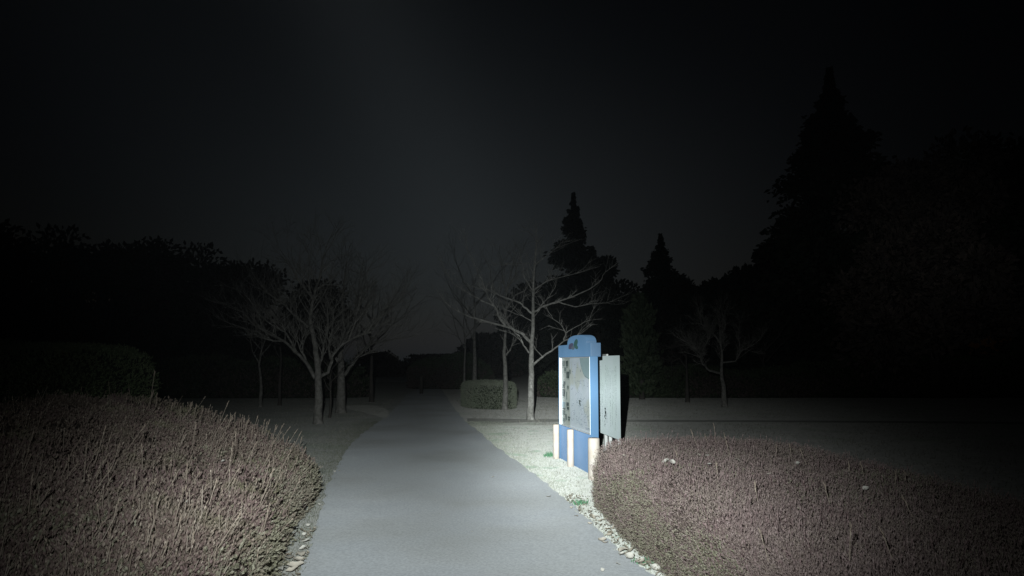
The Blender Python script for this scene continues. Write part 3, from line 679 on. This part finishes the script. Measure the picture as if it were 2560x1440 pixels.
def leafy(name, label, x, y, H, W, n_=9000, m='conifer', size=0.45, trunk_h=0.25, lobes=14, group=None, cat='tree'):
    n_ = int(n_*2.4); size *= 0.52; lobes = int(lobes*1.5)
    t = thing(name, label, cat, (x, y, 0), group=group)
    r = np.random.default_rng(int(abs(x*13+y*7)))
    mb = MB(); mb.tube([(0, 0, -0.1), (0.1, 0, H*0.3), (0, 0.1, H*0.75)], [0.02*H+0.05, 0.015*H+0.03, 0.03], 8)
    cs = []
    for k in range(lobes):
        a = r.uniform(0, 6.28); q = r.uniform(0, 1)**0.6; zc = H*(trunk_h+(0.92-trunk_h)*r.uniform(0, 1)); shr = 1-0.55*((zc/H-trunk_h)/(1-trunk_h))**2
        c = np.array([math.cos(a)*q*W*0.5*shr, math.sin(a)*q*W*0.5*shr, zc*0.93]); cs.append((c, r.uniform(0.16, 0.3)*W))
        mb.tube([(0, 0, zc*0.55), tuple(c)], [0.06, 0.02], 5)
    mb.build('trunk', M['bark_dim'], t, True)
    per = n_//lobes; ps = []; ds = []
    for c, rad in cs:
        rad = rad*0.85
        u = r.normal(size=(per, 3)); u /= np.linalg.norm(u, axis=1, keepdims=True); rr = rad*r.uniform(0.35, 1.08, (per, 1))
        ps.append(c + u*rr*np.array([1, 1, .8])); ds.append(u + r.normal(0, .6, (per, 3)))
    ps = np.concatenate(ps); ps[:, 2] = np.clip(ps[:, 2], 0.2, H)
    V, F = scatter(*spray, ps, np.concatenate(ds), r.uniform(.6, 1.2, len(ps))*size)
    np_mesh('crown', V, F, M[m], t)
    return t
def tx(px, d): return (px-1280)/FPX*d
def tz(py, d): return P(1280, py, d).z
conifer('columnar_evergreen', 'dark green column shaped evergreen behind the white notice board', tx(1602, 32), 32, tz(748, 32), 0.62, 6000, 'evergreen', size=0.22, col_=True, lump=0.12)
conifer('conifer', 'tall pointed dark conifer rising behind the bare pale tree', tx(1436, 62), 62, tz(492, 62), 2.9, 9000, size=0.8, power=0.62)
leafy('evergreen_tree', 'dark round topped evergreen joined to the right of the tall pointed conifer', tx(1492, 60), 60, tz(600, 60), 3.2, 5000, size=0.7)
conifer('conifer', 'smaller pointed conifer between the columnar evergreen and the big dark trees', tx(1655, 58), 58, tz(590, 58), 3.0, 8000, size=0.7, power=0.75)
for k, (px, d, top, W, lb) in enumerate([
    (1560, 66, 668, 6.0, 'low dark tree on the skyline between the two pointed conifers'),
    (1730, 64, 672, 6.0, 'low dark tree on the skyline just right of the smaller pointed conifer'),
    (1800, 55, 690, 5.5, 'dark tree at the lowest dip of the skyline, left of the big black trees'),
    (1870, 48, 640, 6.0, 'dark tree at the left foot of the big black trees')]):
    leafy('skyline_tree', lb, tx(px, d), d, tz(top, d), W, 6000, size=0.75, trunk_h=0.12)
conifer('big_evergreen', 'huge black pointed conifer towering over the right of the lawn', tx(2100, 42), 42, tz(190, 42), 6.8, 26000, size=0.8, power=0.9, lump=0.45)
leafy('big_evergreen', 'huge dark tree with a rusty tint at the right, beside the lawn', tx(2330, 33), 33, tz(330, 33), 6.4, 14000, 'rust_foliage', size=0.6, trunk_h=0.2, lobes=28)
leafy('big_evergreen', 'black evergreen cut off by the right edge of the view', tx(2600, 34), 34, tz(320, 34), 8.0, 9000, size=0.7, trunk_h=0.08, lobes=24)
leafy('big_evergreen', 'black evergreen behind the two fruit trees, left of the towering one', tx(1960, 48), 48, tz(560, 48), 5.0, 10000, size=0.7, trunk_h=0.06, lobes=26)
# left and middle distance
for k, (px, d, top, W, mm, lb) in enumerate([
    (40, 44, 560, 9, 'conifer', 'dark tree on the left skyline, cut off by the left edge'),
    (240, 50, 590, 9, 'conifer', 'dark rounded tree on the left skyline above the tall hedge'),
    (430, 56, 600, 9, 'conifer', 'dark rounded tree on the left skyline, left of the thin crooked tree'),
    (600, 62, 630, 8, 'rust_foliage', 'dim brownish tree far behind the forking tree, on its left'),
    (790, 70, 700, 8, 'rust_foliage', 'dim brownish tree far behind the forking tree trunks'),
    (940, 80, 885, 4.5, 'rust_foliage', 'distant dark tree left of the far end of the path'),
    (1100, 95, 893, 10, 'rust_foliage', 'distant dark tree closing the far end of the path'),
    (1225, 76, 840, 7, 'rust_foliage', 'distant dark tree right of the far end of the path'),
    (1350, 74, 690, 8, 'conifer', 'distant dark tree behind the slim tree and the straight pale one')]):
    leafy('distant_tree', lb, tx(px, d), d, tz(top, d), W, 5500, mm, size=0.85, trunk_h=0.1, lobes=20)
# low undergrowth that closes the far lawn
for k, (xa, xb, y, H_, lb) in enumerate([
    (-26, -7.5, 33, 1.5, 'long low dark shrub bank across the far lawn on the left'),
    (2.0, 13.0, 33.5, 1.0, 'long low dark shrub bank across the lawn behind the boards'),
    (13.2, 30.0, 33.5, 1.6, 'long low dark shrub bank at the far right of the lawn'),
    (-5.6, -1.4, 44, 1.6, 'low dark shrub bank beyond the far end of the path')]):
    hd = Hedge([(xa, y), (xa, y+1.6), ((xa+xb)/2, y+2.0), (xb, y+1.6), (xb, y), ((xa+xb)/2, y-0.3)], lambda x, yy, H_=H_: H_ + 0.15*np.sin(x*1.7), e=0.3, amp=0.2, seed=20+k, e2=0.5)
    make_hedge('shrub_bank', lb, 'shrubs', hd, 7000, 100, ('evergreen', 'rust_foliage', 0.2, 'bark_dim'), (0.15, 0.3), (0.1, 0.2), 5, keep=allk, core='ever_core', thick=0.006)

# ------------------------------------------------------------------ blue map board
A = Vector((0.755, 12.40)); B = Vector((1.085, 10.50)); XL = (B-A).length
ang = math.atan2((B-A).y, (B-A).x)
bd = thing('map_board', 'blue painted park map board with an arched top behind three cream posts', 'sign board', (A.x, A.y, 0), ang)
PT, PB = 1.625, 0.555
# header with arch
def arch(x0, x1, xa, xb, z0, z1, z2):
    pts = [(x0, z0), (x1, z0), (x1, z1), (xb, z1)]
    for k in range(1, 24):
        t = math.pi*k/24; c = math.cos(t); s_ = math.sin(t)
        pts.append(((xa+xb)/2 + (xb-xa)/2*math.copysign(abs(c)**0.7, c), z1 + (z2-z1)*s_**0.75))
    return pts + [(xa, z1), (x0, z1)]
mb = MB(); mb.prism(arch(0, XL, 0.60, 1.72, PT, 1.815, 1.945), 0.0, 0.145); hdr = mb.build('header', M['blue'], bd)
bm_ = hdr.modifiers.new('b', 'BEVEL'); bm_.width = 0.006; bm_.segments = 2; bm_.limit_method = 'ANGLE'
em_ = MB()
def disc(mb, cx, cz, rx, rz, y, n_=18, rot=0):
    mb.add([(cx+rx*math.cos(2*math.pi*k/n_)*math.cos(rot)-rz*math.sin(2*math.pi*k/n_)*math.sin(rot), y, cz+rx*math.cos(2*math.pi*k/n_)*math.sin(rot)+rz*math.sin(2*math.pi*k/n_)*math.cos(rot)) for k in range(n_)], [tuple(range(n_))])
e1 = MB(); disc(e1, 1.12, 1.825, .13, .055, -.002, rot=.25); disc(e1, 1.16, 1.77, .10, .03, -.0025, rot=-.1); e1.build('emblem_leaf', M['green'], bd)
e1 = MB(); disc(e1, .84, 1.80, .15, .035, -.003, rot=.08); disc(e1, .80, 1.765, .12, .022, -.0035, rot=0); e1.build('emblem_petals', M['pink'], bd)
e1 = MB(); disc(e1, .97, 1.762, .10, .028, -.0045, rot=0); e1.build('emblem_flower', M['pale'], bd)
for a_, b_ in ((0, 0.055), (XL-0.055, XL)):
    mb = MB(); mb.box(a_, b_, 0.0, 0.10, 0.0, PT, 0.004); mb.build('side_post', M['blue_light'], bd)
mb = MB(); mb.box(0.056, XL-0.056, 0.012, 0.095, -0.03, PB-0.012, 0.003); mb.build('lower_panel', M['blue_low'], bd)
mb = MB(); mb.box(0.056, XL-0.056, 0.05, 0.098, PB-0.012, PT-0.001); mb.build('back_panel', M['board_back'], bd)
mb = MB()
mb.box(0.057, 0.075, -0.004, 0.049, PB, PT-0.003, 0.002)          # aluminium reveal
mb.box(XL-0.068, XL-0.057, -0.004, 0.049, PB, PT-0.003, 0.002)
mb.box(0.076, XL-0.069, 0.0, 0.049, PB, PB+0.008); mb.box(0.076, XL-0.069, 0.004, 0.049, PT-0.012, PT-0.004)
mb.build('trim', M['silver'], bd)
mp = MB(); MX0, MX1 = 0.0765, XL-0.0695; mp.box(MX0, MX1, 0.036, 0.049, PB+0.0085, PT-0.0125); mpo = mp.build('map_sheet', M['map'], bd)
Z0, Z1 = PB+0.01, PT-0.014; Y = 0.0345
def mp_xy(u, v): return (MX0 + u*(MX1-MX0), Z0 + v*(Z1-Z0))
def rect(mb, u0, u1, v0, v1, y):
    (x0, z0), (x1, z1) = mp_xy(u0, v0), mp_xy(u1, v1); mb.add([(x0, y, z0), (x1, y, z0), (x1, y, z1), (x0, y, z1)], [(0, 1, 2, 3)])
mb = MB(); rect(mb, 0, 0.30, 0, 1, Y); mb.build('photo_column', M['map_margin'], mpo)
coast = [(0.64, 1.0), (0.66, 0.93), (0.70, 0.85), (0.745, 0.79), (0.79, 0.75), (0.84, 0.735), (0.90, 0.72), (0.95, 0.735), (1.0, 0.73)]
mb = MB(); pts = [mp_xy(*c) for c in coast] + [mp_xy(1, 1)]
mb.add([(x, Y, z) for x, z in pts], [tuple(range(len(pts)))]); mb.build('sea_area', M['map_sea'], mpo)
def line(mb, pts, wd, y):
    q = [mp_xy(*p) for p in pts]
    for (x0, z0), (x1, z1) in zip(q, q[1:]):
        dx, dz = x1-x0, z1-z0; L_ = math.hypot(dx, dz)+1e-9; nx, nz = -dz/L_*wd, dx/L_*wd
        mb.add([(x0-nx, y, z0-nz), (x1-nx, y, z1-nz), (x1+nx, y, z1+nz), (x0+nx, y, z0+nz)], [(3, 2, 1, 0) if False else (0, 1, 2, 3)])
mb = MB(); line(mb, coast, 0.005, Y-0.002); mb.build('coastline', M['coast'], mpo)
mb = MB(); random.seed(11)
for k in range(34):
    u, v = random.uniform(0.33, 0.95), random.uniform(0.05, 0.68); a = random.uniform(0, 6.28); pts = [(u, v)]
    for _ in range(random.randint(3, 7)):
        a += random.gauss(0, 0.6); u += math.cos(a)*0.035; v += math.sin(a)*0.045
        if 0.32 < u < 0.97 and 0.03 < v < 0.7: pts.append((u, v))
    line(mb, pts, random.choice((0.0016, 0.0025)), Y-0.0015)
mb.build('roads', M['road_line'], mpo)
mb = MB()
for k in range(60):
    u, v = random.uniform(0.32, 0.95), random.uniform(0.04, 0.95); 
    for j in range(random.randint(1, 4)): rect(mb, u+j*0.011, u+j*0.011+0.007, v, v+0.010, Y-0.0025)
for v in (0.035, 0.05): 
    for j in range(12): rect(mb, .80+j*.013, .80+j*.013+.009, v, v+0.008, Y-0.0025)
mb.build('map_lettering', M['road_line'], mpo)
mb = MB()
for a in ((.60, .66, .39, .41), (.612, .64, .35, .39), (.635, .655, .33, .37)): rect(mb, *a, Y-0.003)
mb.build('map_mark', M['photo_dark'], mpo)
ph = [(.16, .25, .875, .96, 'photo_dark'), (.10, .17, .80, .86, 'photo_mid'), (.18, .28, .70, .80, 'photo_dark'), (.03, .12, .88, .96, 'photo_mid'), (.29, .33, .77, .83, 'photo_mid'),
      (.02, .12, .545, .60, 'photo_dark'), (.06, .14, .60, .65, 'photo_mid'), (.20, .26, .545, .59, 'photo_dark'), (.02, .13, .42, .53, 'photo_dark'), (.17, .20, .38, .50, 'photo_mid'),
      (.02, .13, .25, .34, 'photo_sky'), (.04, .14, .225, .25, 'photo_dark'), (.17, .26, .29, .345, 'photo_dark'), (.18, .27, .235, .28, 'photo_dark'), (.02, .12, .14, .21, 'photo_mid'),
      (.13, .18, .08, .165, 'photo_dark'), (.22, .31, .115, .14, 'photo_dark'), (.24, .29, .075, .11, 'photo_dark'), (.03, .11, .04, .10, 'photo_mid')]
for (u0, u1, v0, v1, mm) in ph:
    mb = MB(); rect(mb, u0, u1, v0, v1, Y-0.002); mb.build('faded_photo', M[mm], mpo)
mb = MB()
for (u0, u1, v0, v1, mm) in ph:
    for j in range(int((u1-u0)/0.014)):
        if random.random() < .8: rect(mb, u0+j*0.014, u0+j*0.014+0.009, v0-0.02, v0-0.011, Y-0.0025)
mb.build('photo_captions', M['ink'], mpo)
random.seed(5)
# cream posts
for k, (u, wd, lb) in enumerate(((0.05, 0.052, 'cream round wooden post at the far end of the blue map board'), (0.98, 0.052, 'cream round wooden post in front of the middle of the blue map board'), (XL-0.03, 0.078, 'thick cream round wooden post at the near end of the map board, by the hedge'))):
    off = Vector((math.cos(ang)*u, math.sin(ang)*u)) + Vector((math.sin(ang), -math.cos(ang)))*0.058
    p = A + off if k < 2 else Vector((1.078, 10.17)); hh = 0.555
    mb = MB(); mb.tube([(0, 0, -0.05), (0, 0, 0.02), (0, 0, hh-0.02), (0, 0, hh-0.006), (0, 0, hh)], [wd, wd*1.0, wd*0.985, wd*0.95, wd*0.84], 24)
    o = mb.build('post', M['cream'], None, True); o.location = (p.x, p.y, 0); tag(o, lb, 'post', 'cream posts before the map board')
# ------------------------------------------------------------------ white notice board
C_ = Vector((1.29, 13.0)); D_ = Vector((1.53, 11.02)); WL = (D_-C_).length; an2 = math.atan2((D_-C_).y, (D_-C_).x)
wb = thing('notice_board', 'white board with columns of faded writing standing behind the blue map board', 'sign board', (C_.x, C_.y, 0), an2)
WB_, WT_ = 0.44, 1.645
mb = MB(); mb.box(0, WL, 0.0, 0.028, WB_, WT_, 0.004); pan = mb.build('panel', M['white'], wb)
for u in (0.12, WL*0.5, WL-0.72, WL-0.20):
    mb = MB(); mb.box(u-0.035, u+0.035, 0.029, 0.075, -0.03, WT_-0.08, 0.004); mb.build('leg', M['whiteleg'], wb)
mb = MB(); mb.box(WL-1.15, WL-0.80, 0.030, 0.06, WT_-0.078, WT_+0.028, 0.003); mb.build('top_bracket', M['whiteleg'], wb)
mb = MB(); mb.box(0.2, WL-0.3, 0.0765, 0.10, WB_+0.2, WB_+0.27, 0.003); mb.build('cross_rail', M['whiteleg'], wb)
mb = MB(); random.seed(21)
cx = WL-0.12
while cx > 0.25:
    z = WT_-0.16-random.uniform(0, .05)-(0.25 if random.random() < .2 else 0); end = WB_+random.choice((.12, .18, .3, .5))
    sz = random.choice((0.010, 0.012, 0.014))
    while z > end:
        if random.random() < 0.86:
            # a character: a few strokes in a square cell
            for _ in range(3):
                if random.random() < .5: a, b = random.uniform(-1, .3)*sz, random.uniform(0.5, 1)*sz; h_ = random.uniform(-1, 1)*sz; mb.add([(cx+a, -.002, z+h_), (cx+b, -.002, z+h_), (cx+b, -.002, z+h_+sz*.3), (cx+a, -.002, z+h_+sz*.3)], [(0, 1, 2, 3)])
                else: a = random.uniform(-1, 1)*sz; mb.add([(cx+a, -.0023, z-sz), (cx+a+sz*.3, -.0023, z-sz), (cx+a+sz*.3, -.0023, z+sz), (cx+a, -.0023, z+sz)], [(0, 1, 2, 3)])
        z -= sz*2.6
    cx -= random.choice((0.06, 0.075, 0.11))
mb.build('writing_columns', M['ink'], pan)
mb = MB(); u0 = WL-0.82
for (a, b, c, d_) in ((0, .07, .83, .85), (.02, .05, .76, .83), (.05, .1, .72, .80), (-.02, .02, .70, .74), (.03, .09, .685, .70)): 
    mb.add([(u0+a, -.003, c), (u0+b, -.003, c), (u0+b, -.003, d_), (u0+a, -.003, d_)], [(0, 1, 2, 3)])
mb.build('ink_mark', M['ink_dark'], pan)
mb = MB()
for k in range(14):
    a = u0-.06+random.uniform(0, .12); c = random.uniform(.56, .65); mb.add([(a, -.003, c), (a+.02, -.003, c), (a+.02, -.003, c+.006), (a, -.003, c+.006)], [(0, 1, 2, 3)])
mb.build('small_mark', M['ink'], pan)

# ------------------------------------------------------------------ weeds, fallen leaves, far bits
def tuft(label, x, y, n_=60, h=0.12, name='weed_tuft'):
    pos = np.stack([rng.normal(0, .05, n_), rng.normal(0, .05, n_), np.zeros(n_)], 1)
    d = np.stack([rng.normal(0, .55, n_), rng.normal(0, .55, n_), np.ones(n_)], 1)
    V, F = scatter(tvb, tfb, pos, d, np.full(n_, .016), rng.uniform(.5, 1, n_)*h)
    o = np_mesh(name, V, F, M['tuft']); o.location = (x, y, 0.005); tag(o, label, 'weed')
g = G(1376, 1143); tuft('green weed tuft at the foot of the farthest cream post', g.x, g.y, 90, 0.11)
g = G(1463, 1262); tuft('green weed tuft at the left foot of the low reddish hedge', g.x-.05, g.y, 80, 0.07)
g = G(1620, 1410); tuft('bright green weed tuft in the leaf litter by the path, lower right', g.x, g.y, 60, 0.05)
def leaf_mesh(s_, curl=0.3, seed=0):
    r = random.Random(seed); vs = []; nx, ny = 7, 5; fs = []
    for i in range(nx):
        f = i/(nx-1); wdt = math.sin(math.pi*min(1, f*0.96+0.02))**0.75*0.36*(1+r.uniform(-.15, .15))
        for j in range(ny):
            g_ = j/(ny-1)*2-1; vs.append(((f-.5)*s_, g_*wdt*s_, s_*(curl*0.5*g_*g_*wdt*2 + 0.22*curl*math.sin(f*5+seed)+0.05)))
    for i in range(nx-1):
        for j in range(ny-1): a = i*ny+j; fs.append((a, a+1, a+ny+1, a+ny))
    return vs, fs
protos = []
for k in range(4):
    me = bpy.data.meshes.new('fallen_leaf'); v, f = leaf_mesh(1.0, 0.35+0.2*k/3, k); me.from_pydata(v, [], f); me.materials.append(M['dead_white' if k % 2 else 'dead_leaf'])
    me.polygons.foreach_set('use_smooth', [True]*len(me.polygons)); protos.append(me)
def leaf(px, py, s_, label, group, z=None, at=None, cat='leaf'):
    p = at if at is not None else G(px, py); o = bpy.data.objects.new('fallen_leaf', random.choice(protos)); col.objects.link(o)
    o.scale = (s_,)*3; o.rotation_euler = (random.uniform(-.3, .3), random.uniform(-.3, .3), random.uniform(0, 6.28))
    o.location = (p.x, p.y, (0.022 if z is None else z)); tag(o, label, cat, group)
on_path = [(1232, 1197, .05), (1371, 1247, .07), (1546, 1418, .045), (1506, 1433, .04), (836, 1183, .05), (848, 1181, .04), (1440, 1262, .07), (1428, 1275, .05), (1441, 1296, .05), (1505, 1357, .085), (1512, 1363, .06), (1428, 1262, .05), (1415, 1245, .04), (1475, 1315, .05), (797, 1267, .06), (1180, 1335, .02), (1100, 1290, .018)]
for (x, y, s_) in on_path: leaf(x, y, s_, 'small bleached fallen leaf lying on the asphalt path', 'fallen leaves on the path')
for (x, y, s_) in [(745, 1410, .11), (715, 1432, .10), (776, 1336, .05), (760, 1345, .05), (700, 1425, .08), (730, 1436, .09), (756, 1380, .06), (1560, 1385, .09), (1555, 1395, .07), (722, 1405, .10), (738, 1425, .12), (690, 1438, .12), (765, 1362, .07), (752, 1395, .09), (770, 1322, .05), (1575, 1402, .09), (1600, 1415, .10), (1660, 1425, .10), (1640, 1432, .09), (1500, 1310, .06), (1520, 1320, .07), (1485, 1300, .06)]:
    leaf(x, y, s_, 'larger curled bleached leaf lying at the edge of the path', 'curled leaves at the path edge', z=0.03)
for (x, y, s_, hd) in [(560, 1150, .05, HL), (625, 1062, .04, HL), (498, 1158, .04, HL), (480, 1146, .035, HL), (265, 1103, .04, HL), (268, 1395, .08, HL), (275, 1405, .07, HL), (466, 1250, .05, HL), (400, 1063, .035, HL), (560, 1175, .04, HL)]:
    p = hedge_hit(hd, x, y); leaf(0, 0, s_, 'pale dead leaf caught on top of the shaggy left hedge', 'dead leaves on the left hedge', z=p.z+.03, at=p)
for (x, y, s_, hd) in [(1672, 1153, .10, HR), (1685, 1155, .08, HR), (1750, 1132, .06, HR), (1772, 1135, .05, HR), (1850, 1146, .06, HR), (1780, 1155, .05, HR), (1992, 1155, .07, HR), (2155, 1220, .07, HR), (1500, 1195, .05, HR), (1560, 1132, .04, HR), (1920, 1180, .04, HR)]:
    p = hedge_hit(hd, x, y); leaf(0, 0, s_, 'pale dead leaf caught on top of the low right hedge', 'dead leaves on the right hedge', z=p.z+.025, at=p)
ORD = ['nearest', 'second nearest', 'third nearest', 'fourth nearest', 'fifth nearest', 'sixth nearest', 'seventh nearest', 'eighth nearest', 'ninth nearest', 'tenth nearest', 'eleventh nearest', 'twelfth nearest', 'thirteenth nearest', 'fourteenth nearest', 'fifteenth nearest', 'sixteenth nearest', 'seventeenth nearest', 'eighteenth nearest', 'nineteenth nearest', 'twentieth nearest', 'twenty-first nearest', 'twenty-second nearest', 'farthest of twenty-three from']
for gname, base_ in (('fallen leaves on the path', 'small bleached leaf on the asphalt, %s the viewer of those on the path'), ('curled leaves at the path edge', 'larger curled leaf at the path edge, %s the viewer'),
                     ('dead leaves on the left hedge', 'pale dead leaf on the shaggy left hedge, %s the viewer'), ('dead leaves on the right hedge', 'pale dead leaf on the low right hedge, %s the viewer')):
    for q_, o in enumerate(sorted([o for o in col.objects if o.get('group') == gname], key=lambda o: (o.location-cam.location).length)): o['label'] = base_ % ORD[q_]
# matted leaf litter along both kerbless edges
def litter(n_, edge_y, edge_x, side, y0, y1, sd):
    y = y0 + (y1-y0)*rng.uniform(0, 1, n_)**1.5; x = np.interp(y, edge_y, edge_x) + side*(np.abs(rng.normal(0.05, sd, n_)))
    return np.stack([x, y, rng.uniform(0.01, 0.04, n_)], 1)
lv, lf = leaf_mesh(1.0, .3, 2); lv = np.array(lv); lv = np.stack([lv[:, 0], lv[:, 1], lv[:, 2]], 1); lf = np.array(lf)
def lit_mesh(pos):
    n_ = len(pos); d = np.stack([rng.normal(0, .6, n_), rng.normal(0, .8, n_), np.ones(n_)], 1); return scatter(lv*np.array([1, .7, 1]), lf, pos, d, np.clip(rng.lognormal(-3.75, .4, n_), .01, .07))
V, F = join([lit_mesh(litter(700, ys_t, xs_t, 1, 4.5, 9.0, .13)), lit_mesh(litter(260, lyt, lxt, -1, 4.5, 7.2, .10))])
tag(np_mesh('leaf_litter', V, F, M['litter']), 'matted bleached dead leaves between the path and the hedges', 'leaf litter', kind='stuff')

# far small things
b = G(532, 985); t = thing('park_sign', 'small grey sign plate on a post, far off at the left in the dark', 'sign', b)
zc = P(532, 905, b.y).z
mb = MB(); mb.tube([(0, 0, 0), (0, 0, zc+.2)], [.03, .03], 10); mb.build('pole', M['steel'], t, True)
mb = MB(); mb.box(-.10, .10, -.05, -.032, zc-.16, zc+.16, .004); mb.build('plate', M['steel'], t)
b = G(898, 985); t = thing('marker_post', 'thin post with a small bright reflector, far off left of the path', 'post', b)
zc = P(898, 912, b.y).z
mb = MB(); mb.tube([(0, 0, 0), (0, 0, zc+.05)], [.025, .025], 10); mb.build('pole', M['bark_dim'], t, True)
M['reflector'] = mat('reflector', (0.9, 0.92, 0.95), 0.2, metal=0.6, spec=0.9)
mb = MB(); mb.tube([(0, -.03, zc), (0, -.045, zc)], [.05, .045], 14); mb.build('reflector', M['reflector'], t)
b = G(1053, 985); mb = MB(); mb.tube([(0, 0, -.02), (0, 0, .8), (0, 0, .86), (0, 0, .89)], [.08, .08, .07, .03], 14); o = mb.build('bollard', M['bark_dim'], None, True); o.location = b
tag(o, 'single dim bollard standing at the far end of the path', 'bollard')

# ------------------------------------------------------------------ thin night mist in the whole park
HZ = 0.00012
mb = MB(); mb.box(-130, 130, -20, 175, -1.0, 30)
hz = mb.build('haze', None); tag(hz, kind='stuff')
hm = bpy.data.materials.new('haze'); hm.use_nodes = True; hm.node_tree.nodes.clear()
ho = hm.node_tree.nodes.new('ShaderNodeOutputMaterial'); hv = hm.node_tree.nodes.new('ShaderNodeVolumePrincipled')
hv.inputs['Color'].default_value = (0.86, 0.93, 1.0, 1); hv.inputs['Density'].default_value = HZ; hv.inputs['Anisotropy'].default_value = 0.0
hm.node_tree.links.new(hv.outputs[0], ho.inputs['Volume']); hz.data.materials.append(hm)
